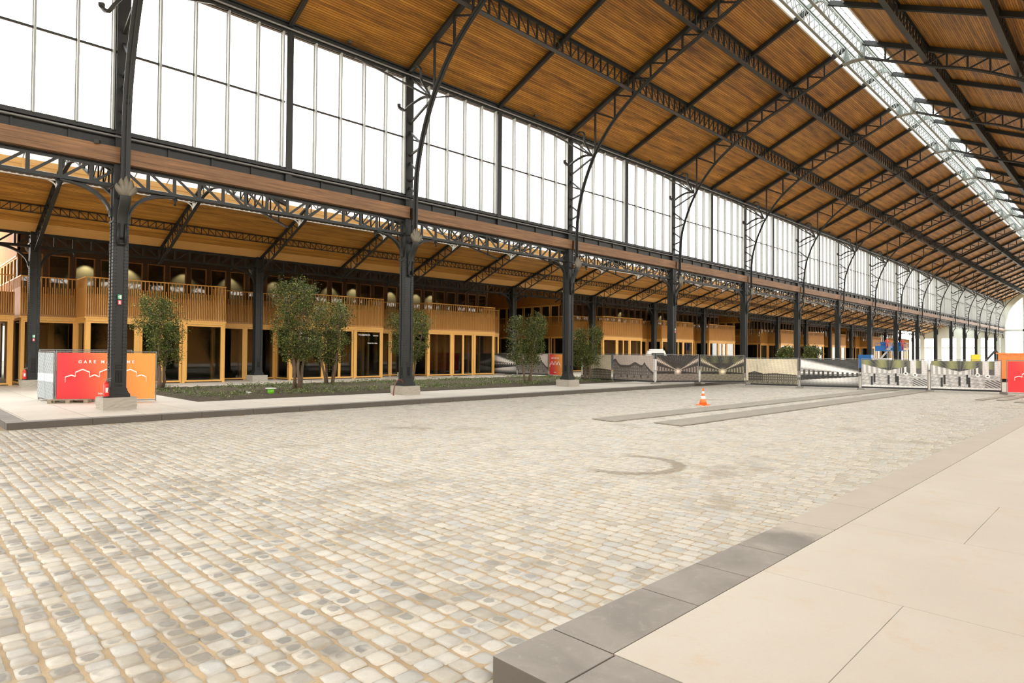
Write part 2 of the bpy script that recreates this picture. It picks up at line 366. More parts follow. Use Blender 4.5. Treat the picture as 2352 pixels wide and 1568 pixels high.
# ------------------------------------------------------------------ mesh helpers
class MB:
    def __init__(s): s.v = []; s.f = []
    def add(s, vs, fs):
        o = len(s.v); s.v += [tuple(v) for v in vs]; s.f += [tuple(i + o for i in f) for f in fs]
    def box(s, x0, x1, y0, y1, z0, z1):
        s.add([(x0, y0, z0), (x1, y0, z0), (x1, y1, z0), (x0, y1, z0), (x0, y0, z1), (x1, y0, z1), (x1, y1, z1), (x0, y1, z1)],
              [(0, 3, 2, 1), (4, 5, 6, 7), (0, 1, 5, 4), (1, 2, 6, 5), (2, 3, 7, 6), (3, 0, 4, 7)])
    def bar(s, a, b, w, h, up=(0, 0, 1)):
        """square bar from a to b: w across (perp. to up), h along up"""
        a, b = Vector(a), Vector(b); d = (b - a).normalized(); up = Vector(up)
        if abs(d.dot(up)) > 0.99: up = Vector((0, 1, 0))
        sd = d.cross(up).normalized(); u = sd.cross(d).normalized()
        vs = []
        for p in (a, b):
            for i, j in ((-1, -1), (1, -1), (1, 1), (-1, 1)): vs.append(p + sd * (w / 2 * i) + u * (h / 2 * j))
        s.add(vs, [(0, 3, 2, 1), (4, 5, 6, 7), (0, 1, 5, 4), (1, 2, 6, 5), (2, 3, 7, 6), (3, 0, 4, 7)])
    def tube(s, pts, r, n=8, closed=False):
        pts = [Vector(p) for p in pts]; rs = r if isinstance(r, (list, tuple)) else [r] * len(pts)
        vs = []; prev = None
        for i, p in enumerate(pts):
            d = (pts[min(i + 1, len(pts) - 1)] - pts[max(i - 1, 0)]).normalized()
            up = Vector((0, 0, 1)) if abs(d.z) < 0.9 else Vector((0, 1, 0))
            if prev is not None:
                u = (prev - d * prev.dot(d)).normalized()
            else: u = (up - d * up.dot(d)).normalized()
            prev = u; w = d.cross(u)
            for k in range(n):
                t = 2 * math.pi * k / n; vs.append(p + (u * math.cos(t) + w * math.sin(t)) * rs[i])
        fs = []
        for i in range(len(pts) - 1):
            for k in range(n):
                k2 = (k + 1) % n; fs.append((i * n + k, i * n + k2, (i + 1) * n + k2, (i + 1) * n + k))
        fs.append(tuple(range(n - 1, -1, -1))); fs.append(tuple((len(pts) - 1) * n + k for k in range(n)))
        s.add(vs, fs)
    def ribbon(s, pts, w, h, up):
        """swept rectangular section through points; w is across 'up' fixed axis, h in plane"""
        pts = [Vector(p) for p in pts]; up = Vector(up).normalized(); vs = []
        for i, p in enumerate(pts):
            d = (pts[min(i + 1, len(pts) - 1)] - pts[max(i - 1, 0)]).normalized()
            nn = d.cross(up).normalized()
            hh = h[i] if isinstance(h, (list, tuple)) else h
            ww = w[i] if isinstance(w, (list, tuple)) else w
            for a, b in ((-1, -1), (1, -1), (1, 1), (-1, 1)): vs.append(p + up * (ww / 2 * a) + nn * (hh / 2 * b))
        fs = []
        for i in range(len(pts) - 1):
            for k in range(4):
                k2 = (k + 1) % 4; fs.append((i * 4 + k, i * 4 + k2, (i + 1) * 4 + k2, (i + 1) * 4 + k))
        fs.append((3, 2, 1, 0)); n = (len(pts) - 1) * 4; fs.append((n, n + 1, n + 2, n + 3))
        s.add(vs, fs)
    def lathe(s, prof, c=(0, 0, 0), n=20, ax='Z'):
        vs = []
        for r, z in prof:
            for k in range(n):
                t = 2 * math.pi * k / n; vs.append((c[0] + r * math.cos(t), c[1] + r * math.sin(t), c[2] + z))
        fs = []
        for i in range(len(prof) - 1):
            for k in range(n):
                k2 = (k + 1) % n; fs.append((i * n + k, i * n + k2, (i + 1) * n + k2, (i + 1) * n + k))
        fs.append(tuple(range(n - 1, -1, -1))); fs.append(tuple((len(prof) - 1) * n + k for k in range(n)))
        s.add(vs, fs)
    def rivet(s, c, nrm, r=0.016):
        c, nrm = Vector(c), Vector(nrm); t = Vector((0, 0, 1)); b = nrm.cross(t)
        vs = [c + (t * math.cos(a) + b * math.sin(a)) * r for a in [k * math.pi / 3 for k in range(6)]]
        vs += [c + nrm * r * 0.8 + (t * math.cos(a) + b * math.sin(a)) * r * .5 for a in [k * math.pi / 3 for k in range(6)]]
        s.add(vs, [(k, (k + 1) % 6, 6 + (k + 1) % 6, 6 + k) for k in range(6)] + [(6, 7, 8, 9, 10, 11)])
    def mesh(s, name, mat, smooth=False):
        me = bpy.data.meshes.new(name); me.from_pydata(s.v, [], s.f)
        if mat: me.materials.append(MAT[mat] if isinstance(mat, str) else mat)
        if smooth: me.shade_smooth()
        me.update(); return me
    def obj(s, name, mat, parent=None, smooth=False, loc=None):
        o = bpy.data.objects.new(name, s.mesh(name, mat, smooth)); COL.objects.link(o)
        if parent is not None: o.parent = parent
        if loc: o.location = loc
        return o

def tag(o, label, cat, group=None):
    o['label'] = label; o['category'] = cat
    if group: o['group'] = group
    return o
def struct(o):
    o['kind'] = 'structure'; return o
def thing(name, label, cat, loc=(0, 0, 0), rz=0.0, group=None):
    o = bpy.data.objects.new(name, None); COL.objects.link(o)
    o.location = loc; o.rotation_euler = (0, 0, rz); o.empty_display_size = 0.3
    return tag(o, label, cat, group)
def copy_tree(o, parent=None):
    c = o.copy(); COL.objects.link(c)
    if parent is not None: c.parent = parent
    for ch in list(o.children): copy_tree(ch, c)
    return c
def dup(root, loc, label, rz=None):
    c = copy_tree(root); c.location = loc; c['label'] = label
    if rz is not None: c.rotation_euler = (0, 0, rz)
    return c
ORD = ['zeroth', 'first', 'second', 'third', 'fourth', 'fifth', 'sixth', 'seventh', 'eighth', 'ninth', 'tenth', 'eleventh',
       'twelfth', 'thirteenth', 'fourteenth', 'fifteenth', 'sixteenth', 'seventeenth', 'eighteenth', 'nineteenth', 'twentieth']
def txt(s, size, mat, parent, loc, rot, name='lettering', align='LEFT', extrude=0.002, spacing=1.0, bold=0.0):
    cu = bpy.data.curves.new(name, 'FONT'); cu.body = s; cu.size = size; cu.align_x = align
    cu.extrude = extrude; cu.space_character = spacing; cu.offset = bold
    t = bpy.data.objects.new(name, cu); COL.objects.link(t)
    dg = bpy.context.evaluated_depsgraph_get(); dg.update()
    me = bpy.data.meshes.new_from_object(t.evaluated_get(dg)); me.name = name
    bpy.data.objects.remove(t); bpy.data.curves.remove(cu)
    me.materials.clear(); me.materials.append(MAT[mat])
    o = bpy.data.objects.new(name, me); COL.objects.link(o); o.parent = parent
    o.location = loc; o.rotation_euler = rot
    return o

def ray_ground(px, py, z):
    """point of the ground height z seen at a photo pixel (layout only)"""
    d = F + R * ((px - 1176) / FPX) - U * ((py - 784) / FPX)
    t = (z - CAMZ) / d.z
    return (d.x * t, d.y * t)

ZC = -0.184      # setts
# ------------------------------------------------------------------ ground
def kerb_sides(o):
    o.data.materials.append(MAT['bluestone_shade'])
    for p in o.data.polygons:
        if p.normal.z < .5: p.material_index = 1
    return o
XK = -21.9       # left kerb face
def setts():
    pts = []
    def region(x0, x1, y0, y1):
        nrow = int((y1 - y0) / 0.182)
        for r in range(nrow):
            y = y0 + (r + 0.5) * 0.182
            x = x0 + rng.uniform(0.0, 0.2)
            while x < x1:
                w = rng.uniform(0.145, 0.225)
                pts.append((x + w / 2, y + rng.normal(0, 0.007), w, 0.182 * rng.uniform(0.86, 0.99)))
                x += w
    region(XK + 0.02, -3.10, -0.6, 49.0)
    region(-46.0, XK - 0.02, 0.2, 2.42)
    region(-3.1, -1.0, -0.6, 2.85)
    P = np.array(pts); n = len(P)
    k = 12
    ang = np.linspace(0, 2 * np.pi, k, endpoint=False) + 0.26
    ex = np.cos(ang); ey = np.sin(ang)
    q = 1.0 / (np.abs(ex) ** 9 + np.abs(ey) ** 9) ** (1 / 9)
    sx = ex * q; sy = ey * q
    jit = 1 + rng.normal(0, 0.035, (n, k))
    gap = 0.0045
    ox = P[:, 0:1] + (P[:, 2:3] / 2 - gap) * sx * jit; oy = P[:, 1:2] + (P[:, 3:4] / 2 - 0.0065) * sy * jit
    hz = ZC + rng.normal(0, 0.003, (n, 1)); tx = rng.normal(0, 0.014, (n, 1)); ty = rng.normal(0, 0.014, (n, 1))
    def ring(f, drop):
        x = P[:, 0:1] + (ox - P[:, 0:1]) * f; y = P[:, 1:2] + (oy - P[:, 1:2]) * f
        z = hz + tx * (x - P[:, 0:1]) + ty * (y - P[:, 1:2]) - drop
        return np.stack([x, y, z], -1)
    inner = ring(0.5, 0.0)
    inner[..., 0] = P[:, 0:1] + 0.052 * ex; inner[..., 1] = P[:, 1:2] + 0.047 * ey
    rings = [ring(1.0, 0.016), ring(0.95, 0.0018), inner]
    c = np.stack([P[:, 0:1], P[:, 1:2], hz + 0.001], -1)
    V = np.concatenate(rings + [c], 1)           # n, 3k+1, 3
    nv = 3 * k + 1
    idx = np.arange(k); nx = (idx + 1) % k
    quads = []
    for a in (0, 1): quads.append(np.stack([idx + a * k, nx + a * k, nx + (a + 1) * k, idx + (a + 1) * k], -1))
    quads = np.concatenate(quads)                # 2k,4
    tris = np.stack([idx + 2 * k, nx + 2 * k, np.full(k, 3 * k)], -1)
    off = (np.arange(n) * nv)
    Q = (quads[None] + off[:, None, None]).reshape(n, -1); T = (tris[None] + off[:, None, None]).reshape(n, -1)
    loops = np.concatenate([Q, T], 1).reshape(-1)
    lt = np.tile(np.concatenate([np.full(2 * k, 4), np.full(k, 3)]), n)
    ls = np.concatenate([[0], np.cumsum(lt)[:-1]])
    me = bpy.data.meshes.new('cobblestone_setts')
    me.vertices.add(n * nv); me.vertices.foreach_set('co', V.reshape(-1).astype(np.float32))
    me.loops.add(len(loops)); me.loops.foreach_set('vertex_index', loops.astype(np.int32))
    me.polygons.add(len(lt)); me.polygons.foreach_set('loop_start', ls.astype(np.int32)); me.polygons.foreach_set('loop_total', lt.astype(np.int32))
    me.update(calc_edges=True)
    a = me.attributes.new('rnd', 'FLOAT', 'POINT'); a.data.foreach_set('value', np.repeat(rng.random(n), nv).astype(np.float32))
    rr = np.concatenate([np.full(k, 1.0), np.full(k, 0.93), np.full(k, 0.50), [0.0]])
    a = me.attributes.new('rad', 'FLOAT', 'POINT'); a.data.foreach_set('value', np.tile(rr, n).astype(np.float32))
    me.materials.append(MAT['cobble']); me.shade_smooth()
    o = bpy.data.objects.new('cobblestone_paving', me); COL.objects.link(o)
    return struct(o)
setts()
b = MB(); b.add([(-60, -12, ZC - 0.0105), (6, -12, ZC - 0.0105), (6, 49, ZC - 0.0105), (-60, 49, ZC - 0.0105)], [(0, 1, 2, 3)])
struct(b.obj('floor', 'sand'))
b = MB(); b.add([(XK - 0.3, 49, ZC - 0.012), (6, 49, ZC - 0.012), (6, 260, ZC - 0.012), (XK - 0.3, 260, ZC - 0.012)], [(0, 1, 2, 3)])
struct(b.obj('floor', 'farcobble'))
b = MB(); b.add([(-160, -120, -0.30), (120, -120, -0.30), (120, 320, -0.30), (-160, 320, -0.30)], [(0, 1, 2, 3)])
struct(b.obj('outdoor_ground', 'paving_far'))

# left platform with kerb
KW = 0.42
XBED0, XBED1, YB0, YB1 = -36.9, -26.3, 8.9, 41.5
b = MB()
def slab(x0, x1, y0, y1, z=0.0): b.box(x0, x1, y0, y1, -0.28, z)
slab(XBED1, XK - KW, 2.95, YEND); slab(XBED0, XBED1, 2.95, YB0); slab(XBED0, XBED1, YB1, YEND); slab(-70, XBED0, 2.95, YEND)
struct(b.obj('platform_paving', 'paving_far'))
def kerb_run(pts_y, x0, x1, name, bevel=0.012):
    g = MB()
    for y0, y1 in zip(pts_y[:-1], pts_y[1:]):
        g.box(x0, x1, y0 + 0.003, y1 - 0.003, -0.26, 0.0)
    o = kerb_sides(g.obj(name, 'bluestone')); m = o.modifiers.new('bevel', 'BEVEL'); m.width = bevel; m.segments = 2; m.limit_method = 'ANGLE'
    return struct(o)
ys = [2.5]
while ys[-1] < YEND - 2: ys.append(ys[-1] + random.choice([1.7, 1.85, 2.0, 1.2]))
kerb_run(ys, XK - KW, XK, 'kerb_strip')
g = MB(); xx = XK - KW
while xx > -60: g.box(xx - 1.5, xx - 0.004, 2.5, 2.95, -0.26, 0.0); xx -= 1.5
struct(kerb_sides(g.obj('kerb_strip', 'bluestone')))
# right platform: kerb corner near the camera
ky = [3.53, 4.69, 5.62, 6.50, 7.85, 9.28]
while ky[-1] < YEND - 2: ky.append(ky[-1] + random.choice([1.2, 1.45, 1.7, 1.0]))
g = MB()
for y0, y1 in zip(ky[:-1], ky[1:]): g.box(-3.09, -2.55, y0 + 0.003, y1 - 0.003, -0.26, 0.0)
g.box(-3.09, -2.53, 2.93, 3.525, -0.26, 0.0)
for x0, x1 in ((-2.52, -1.0), (-0.995, 0.6), (0.605, 2.2)): g.box(x0, x1, 2.93, 3.525, -0.26, 0.0)
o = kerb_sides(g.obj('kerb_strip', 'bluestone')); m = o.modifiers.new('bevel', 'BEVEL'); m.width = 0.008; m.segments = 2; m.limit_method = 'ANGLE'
struct(o)
g = MB(); rows = [3.53 + 0.0, 5.88, 8.29, 10.64]
while rows[-1] < 110: rows.append(rows[-1] + 2.38)
for r, (y0, y1) in enumerate(zip(rows[:-1], rows[1:])):
    xs = [-2.545, -1.395, 1.0, 3.4] if r % 2 == 0 else [-2.545, -0.2, 2.2, 3.4]
    for x0, x1 in zip(xs[:-1], xs[1:]):
        g.box(x0 + 0.0035, x1 - 0.0035, y0 + 0.0035, y1 - 0.0035, -0.26, -0.001)
def mat_slab():
    m, nt, p, _ = new_mat('cream_concrete_slab')
    ge = N(nt, 'NewGeometry'); v = ge.outputs['Position']
    n1 = noise(nt, v, 0.5, 5, 0.6); n2 = noise(nt, v, 2.2, 7, 0.7, 0.8); n3 = noise(nt, v, 45, 4, 0.7)
    c = ramp(nt, n1, [(0.3, (0.45, 0.41, 0.34)), (0.7, (0.505, 0.47, 0.40))])
    c = mixc(nt, mth(nt, 'MULTIPLY', mth(nt, 'SUBTRACT', n2, 0.54, True), 4.0, True), c, (0.47, 0.37, 0.25))
    c = mixc(nt, mth(nt, 'MULTIPLY', mth(nt, 'SUBTRACT', n3, 0.45, True), 0.5), c, (0.34, 0.30, 0.24))
    nt.links.new(c, p.inputs['Base Color']); setin(p, {'Roughness': 0.6})
    nt.links.new(bump(nt, n3, 0.12, 0.003), p.inputs['Normal'])
    return m
MAT['slabs'] = mat_slab()
o = g.obj('platform_paving', 'slabs'); struct(o)
b = MB(); b.box(-2.55, 3.4, 3.53, 110, -0.26, -0.012); struct(b.obj('joint_bed', 'conduit'))

# planting bed soil, mounded
def bed():
    nx, ny = 60, 170
    xs = np.linspace(XBED0, XBED1, nx); ysr = np.linspace(YB0, YB1, ny)
    X, Y = np.meshgrid(xs, ysr, indexing='ij')
    e = np.minimum(np.minimum(X - XBED0, XBED1 - X), np.minimum(Y - YB0, YB1 - Y))
    Z = -0.03 + 0.14 * (1 - np.exp(-e / 0.7)) + rng.normal(0, 0.018, X.shape) * (e > 0.05)
    v = np.stack([X, Y, Z], -1).reshape(-1, 3)
    b = MB(); b.v = [tuple(q) for q in v]
    b.f = [(i * ny + j, (i + 1) * ny + j, (i + 1) * ny + j + 1, i * ny + j + 1) for i in range(nx - 1) for j in range(ny - 1)]
    return struct(b.obj('planting_bed_soil', 'soil', smooth=True))
bed()

def leaves_mesh(name, centers, size, mat, up_bias=0.3, seed=1):
    """many small folded leaves (two quads each)"""
    r = np.random.default_rng(seed)
    n = len(centers); C = np.asarray(centers)
    d = r.normal(size=(n, 3)); d[:, 2] = d[:, 2] * 0.6 + up_bias; d /= np.linalg.norm(d, axis=1)[:, None]
    s = np.cross(d, r.normal(size=(n, 3))); s /= np.linalg.norm(s, axis=1)[:, None]
    nn = np.cross(d, s)
    L = size * r.uniform(0.6, 1.25, (n, 1)); W = L * 0.24
    tip = C + d * L; midp = C + d * L * 0.5 + nn * L * 0.05
    l = midp + s * W - nn * L * 0.06; rr = midp - s * W - nn * L * 0.06
    V = np.stack([C, l, midp, rr, tip], 1).reshape(-1, 3)
    o = np.arange(n)[:, None] * 5
    T = np.concatenate([o + [0, 1, 2], o + [1, 4, 2], o + [0, 2, 3], o + [2, 4, 3]], 1).reshape(-1)
    me = bpy.data.meshes.new(name)
    me.vertices.add(n * 5); me.vertices.foreach_set('co', V.reshape(-1).astype(np.float32))
    me.loops.add(len(T)); me.loops.foreach_set('vertex_index', T.astype(np.int32))
    me.polygons.add(n * 4); me.polygons.foreach_set('loop_start', (np.arange(n * 4) * 3).astype(np.int32)); me.polygons.foreach_set('loop_total', np.full(n * 4, 3, np.int32))
    me.update(calc_edges=True)
    a = me.attributes.new('rnd', 'FLOAT', 'POINT'); a.data.foreach_set('value', np.repeat(r.random(n), 5).astype(np.float32))
    me.materials.append(MAT[mat]); return me
# ground cover
cs = []
for k in range(2300):
    x = rng.uniform(XBED0 + 0.15, XBED1 - 0.1); y = rng.uniform(YB0 + 0.15, YB1 - 0.15)
    if np.sin(x * 1.3 + 1) + np.sin(y * 0.9) + rng.normal(0, 0.7) < -0.35: continue
    for j in range(12): cs.append((x + rng.normal(0, 0.11), y + rng.normal(0, 0.11), 0.09 + abs(rng.normal(0, 0.05))))
o = bpy.data.objects.new('ground_cover', leaves_mesh('ground_cover', cs, 0.085, 'groundleaf', 0.6, 3)); COL.objects.link(o)
tag(o, 'low leafy green ground cover growing in the soil bed', 'ground cover'); o['kind'] = 'stuff'

# ------------------------------------------------------------------ nave roof
def zroof(x): return H + 13.62 + 0.4545 * (min(x, 2 * XR - x) - (-25.0))      # underside of the boards
XE = -25.25
def roof_slab(x0, x1, y0, y1, th=0.18, mat='ceil', name='ceiling', zf=zroof):
    b = MB()
    z0, z1 = zf(x0), zf(x1)
    b.add([(x0, y0, z0), (x1, y0, z1), (x1, y1, z1), (x0, y1, z0), (x0, y0, z0 + th), (x1, y0, z1 + th), (x1, y1, z1 + th), (x0, y1, z0 + th)],
          [(0, 3, 2, 1), (4, 5, 6, 7), (0, 1, 5, 4), (1, 2, 6, 5), (2, 3, 7, 6), (3, 0, 4, 7)])
    return struct(b.obj(name, mat))
SKW = 1.30
YR0 = -60.0
roof_slab(XE, XR - SKW, YR0, YEND)
roof_slab(XR + SKW, 2 * XR - XE, YR0, YEND)
# skylight: glass prism on an upstand, pale glazing bars
def skylight():
    zb = zroof(XR - SKW) + 0.22; zt = zb + 0.62
    b = MB()
    for s in (-1, 1):
        b.add([(XR + s * SKW, YR0, zb), (XR, YR0, zt), (XR, YEND, zt), (XR + s * SKW, YEND, zb)], [(0, 1, 2, 3)])
    root = struct(b.obj('window_ridge', 'glass_clear'))
    b = MB()
    for s in (-1, 1):
        y = YR0
        while y < YEND:
            b.bar((XR + s * SKW, y, zb + 0.0), (XR, y, zt), 0.035, 0.06); y += 0.75
        b.bar((XR + s * SKW * .5, YR0, (zb + zt) / 2), (XR + s * SKW * .5, YEND, (zb + zt) / 2), 0.04, 0.04)
    b.bar((XR, YR0, zt), (XR, YEND, zt), 0.08, 0.08)
    b.obj('glazing_bars', 'mullion', root)
    b = MB()
    for s in (-1, 1): b.box(XR + s * SKW - 0.04, XR + s * SKW + 0.04, YR0, YEND, zb - 0.30, zb + 0.05)
    b.obj('upstand', 'white', root)
skylight()

# main truss: profile of the arched lower chord (distance from ridge, height)
ARCH = [(11.86, 5.75), (11.86, 7.0), (11.74, 8.6), (11.32, 10.1), (10.68, 11.5), (9.98, 12.55), (9.1, 13.5), (8.0, 14.35),
        (6.85, 15.05), (5.55, 15.72), (4.2, 16.25), (3.0, 16.82), (1.8, 17.36), (0.62, 17.92)]
def arch_z(d):
    for (d0, z0), (d1, z1) in zip(ARCH[:-1], ARCH[1:]):
        if d1 <= d <= d0 and d0 > d1: return z0 + (z1 - z0) * (d0 - d) / (d0 - d1)
    return ARCH[-1][1]
def smooth(pts, n=4):
    out = []
    P = [pts[0]] + list(pts) + [pts[-1]]
    for i in range(1, len(P) - 2):
        p0, p1, p2, p3 = [np.array(q, float) for q in P[i - 1:i + 3]]
        for k in range(n):
            t = k / n
            out.append(tuple(0.5 * ((2 * p1) + (-p0 + p2) * t + (2 * p0 - 5 * p1 + 4 * p2 - p3) * t * t + (-p0 + 3 * p1 - 3 * p2 + p3) * t ** 3)))
    out.append(tuple(pts[-1])); return out
def scroll(pts, w=0.16, h=0.12):
    b = MB(); b.ribbon(smooth(pts, 5), w, h, (0.6, 0.8, 0.0)); return b
def roof_truss(i):
    t = thing('roof_truss', '', 'roof truss', (XR, Yi(i), 0), 0, 'arched iron trusses of the nave roof')
    arc = smooth(ARCH, 4)
    for s in (-1, 1):
        X = lambda d: s * d
        zt = lambda d: zroof(XR + d * -1) - 0.17
        b = MB()
        b.bar((X(12.5), 0, zt(12.5)), (X(0.5), 0, zt(0.5)), 0.05, 0.30); b.bar((X(12.5), 0, zt(12.5) - 0.14), (X(0.5), 0, zt(0.5) - 0.14), 0.26, 0.03)
        b.obj('top_chord', 'iron', t)
        b = MB()
        pts = [(X(d), 0, z + H) for d, z in arc]
        b.ribbon(pts, 0.28, 0.03, (0, 1, 0)); b.ribbon([(x - s * 0.03, y, z + 0.06) for x, y, z in pts], 0.04, 0.15, (0, 1, 0))
        b.obj('arched_chord', 'iron', t)
        b = MB()
        ds = [10.5, 9.1, 7.85, 6.7, 5.7, 4.75, 3.7, 2.7, 1.7]
        for k, d in enumerate(ds):
            b.bar((X(d), 0, arch_z(d) + H), (X(d), 0, zt(d)), 0.09, 0.09)
            if k + 1 < len(ds):
                d2 = ds[k + 1]; b.bar((X(d2), 0, arch_z(d2) + H + 0.03), (X(d), 0, zt(d) - 0.1), 0.045, 0.09)
        zz = [(12.5, 10.9), (10.95, 11.0), (12.5, 9.3), (11.45, 9.65), (12.5, 8.1), (11.7, 8.85), (12.5, 7.35), (11.82, 7.6)]
        pn = [10.85, 10.6, 9.35, 9.1, 8.1, 7.9, 7.3]
        an = [(10.62, 11.65), (11.45, 9.75), (11.45, 9.6), (11.7, 8.5), (11.7, 8.35), (11.84, 7.5), (11.86, 7.35)]
        for zp, (d, z) in zip(pn, an):
            b.bar((X(12.45), 0, zp + H), (X(d), 0, z + H), 0.09, 0.09, (0, 1, 0))
        b.obj('lattice_web', 'iron', t)
        b = MB()
        for q in (-1, 1):
            b.bar((X(12.4), 3.0 * q, 13.15 + H), (X(10.72), 0, 11.72 + H), 0.10, 0.07)
        b.bar((X(12.4), 0, 13.2 + H), (X(10.72), 0, 11.72 + H), 0.10, 0.07)
        b.obj('knee_brace', 'iron', t)
        n = (X(10.75), 0, 11.75 + H)
        for q in (-1,):
            sc = scroll([n, (n[0] + s * .45, q * .15, n[2] + .05), (n[0] + s * .95, q * .4, n[2] - .2), (n[0] + s * 1.25, q * .55, n[2] - .42), (n[0] + s * 1.5, q * .68, n[2] - .28), (n[0] + s * 1.52, q * .7, n[2] - .1)])
            sc.obj('scroll_ornament', 'iron', t)
            sc = scroll([n, (n[0] + s * .12, q * .22, n[2] + .4), (n[0] + s * .3, q * .35, n[2] + .85), (n[0] + s * .28, q * .38, n[2] + 1.25), (n[0] + s * .5, q * .48, n[2] + 1.42), (n[0] + s * .75, q * .6, n[2] + 1.25)], 0.11, 0.10)
            sc.obj('scroll_ornament', 'iron', t)
    b = MB(); zc = H + 17.92
    pts = [(-0.62, 0, zc - 0.02), (-0.3, 0, zc + 0.02), (0, 0, zc + 0.05), (0.3, 0, zc + 0.02), (0.62, 0, zc - 0.02)]
    b.ribbon(smooth(pts, 3), 0.5, 0.04, (0, 1, 0))
    for s in (-1, 1): b.add([(s * .62, q, zc) for q in (-.03, .03)] + [(s * .18, q, zc + .02) for q in (-.03, .03)] + [(s * .40, q, zc + .9) for q in (-.03, .03)] + [(s * .62, q, zc + .9) for q in (-.03, .03)], [(0, 2, 4, 6), (7, 5, 3, 1), (0, 1, 3, 2), (2, 3, 5, 4), (4, 5, 7, 6), (6, 7, 1, 0)])
    for s in (-1, 1): b.tube([(s * .55, -.14, zc - .02), (s * .55, -.2, zc + .3), (s * .5, -.12, zc + .7)], .05, 6)
    b.obj('crown_bracket', 'iron_skylit', t)
    return t
tr0 = roof_truss(1)
tr0['label'] = 'arched lattice roof truss springing from the first nave column from the left'
for i in range(2, NCOL + 1):
    dup(tr0, (XR, Yi(i), 0), 'arched lattice roof truss springing from the %s nave column from the left' % ORD[i])
# mid rafters
def rafter(y):
    t = thing('roof_rafter', '', 'rafter', (XR, y, 0), 0, 'plain iron rafters midway between the arched trusses')
    for s in (-1, 1):
        b = MB(); z = lambda d: zroof(XR - d) - 0.15
        b.bar((s * 12.5, 0, z(12.5)), (s * 0.55, 0, z(0.55)), 0.05, 0.30); b.bar((s * 12.5, 0, z(12.5) - 0.13), (s * 0.55, 0, z(0.55) - 0.13), 0.2, 0.03)
        b.obj('beam', 'iron', t)
    b = MB(); zc = zroof(XR - .5) - .5
    b.ribbon(smooth([(-.55, 0, zc + .25), (-.45, 0, zc + .4), (0, 0, zc + .62), (.45, 0, zc + .4), (.55, 0, zc + .25)], 4), 0.2, 0.05, (0, 1, 0))
    b.ribbon(smooth([(-.55, 0, zc + .5), (0, 0, zc + .75), (.55, 0, zc + .5)], 4), 0.05, 0.22, (0, 1, 0))
    b.obj('ridge_arch', 'iron_skylit', t)
    return t
rf0 = rafter(Yi(1.5)); rf0['label'] = 'plain iron rafter midway between the first and second arched trusses'
for i in range(2, NCOL + 1):
    lab = 'plain iron rafter midway between the %s and %s arched trusses' % (ORD[i], ORD[i + 1]) if i < NCOL else 'plain iron rafter between the last arched truss and the end wall'
    dup(rf0, (XR, Yi(i + .5), 0), lab)

def purlin(x, ztop, depth, lab, step=0.62, mt='iron', fw=.13, bw=.04):
    t = thing('roof_purlin', lab, 'purlin', (x, 0, 0), 0, 'lattice purlins running the length of the nave roof')
    b = MB(); b.box(-fw, fw, YR0, YEND, ztop - .04, ztop); b.box(-.02, .02, YR0, YEND, ztop - .16, ztop - .04); b.obj('top_flange', mt, t)
    b = MB(); b.box(-fw, fw, YR0, YEND, ztop - depth, ztop - depth + .035); b.box(-.02, .02, YR0, YEND, ztop - depth + .03, ztop - depth + .13); b.obj('bottom_flange', mt, t)
    b = MB(); n = int((YEND - YR0) / step)
    for k in range(n):
        y = YR0 + k * step
        m = (y - Y1) % BAY
        b.box(-bw, bw, y - bw * .8, y + bw * .8, ztop - depth + .03, ztop - .04)
        if m < BAY / 2: b.bar((0, y, ztop - .1), (0, y + step, ztop - depth + .08), .03, bw * 1.4)
        else: b.bar((0, y, ztop - depth + .08), (0, y + step, ztop - .1), .03, bw * 1.4)
    b.obj('lattice_web', mt, t)
for x, nm in ((XR - 7.85, 'lower left lattice purlin under the boarded roof slope nearest the clerestory'), (XR - 3.7, 'upper left lattice purlin under the boarded roof slope near the skylight'),
              (XR + 3.85, 'upper right lattice purlin under the boarded roof slope near the skylight'), (XR + 7.85, 'lower right lattice purlin at the top right edge of the picture')):
    purlin(x, zroof(x) - 0.0, 1.0, nm)
for s, nm in ((-1, 'left lattice girder beneath the glazed ridge'), (1, 'right lattice girder beneath the glazed ridge')):
    purlin(XR + s * .52, H + 18.98, 0.98, nm, 0.75, 'iron_skylit', .075, .018)

# eave girder over the clerestory
t = thing('eave_girder', 'long iron eave girder above the clerestory glazing', 'girder', (XA, 0, 0))
b = MB(); b.box(-.2, .08, YR0, YEND, H + 13.1, H + 13.16); b.box(-.04, .02, YR0, YEND, H + 13.1, H + 13.55); b.box(-.12, .14, YR0, YEND, H + 13.5, H + 13.56); b.obj('web_plate', 'iron', t)
b = MB(); b.tube([(.12, YR0, H + 13.28), (.12, YEND, H + 13.28)], .04, 8); b.obj('conduit_pipe', 'galv', t)

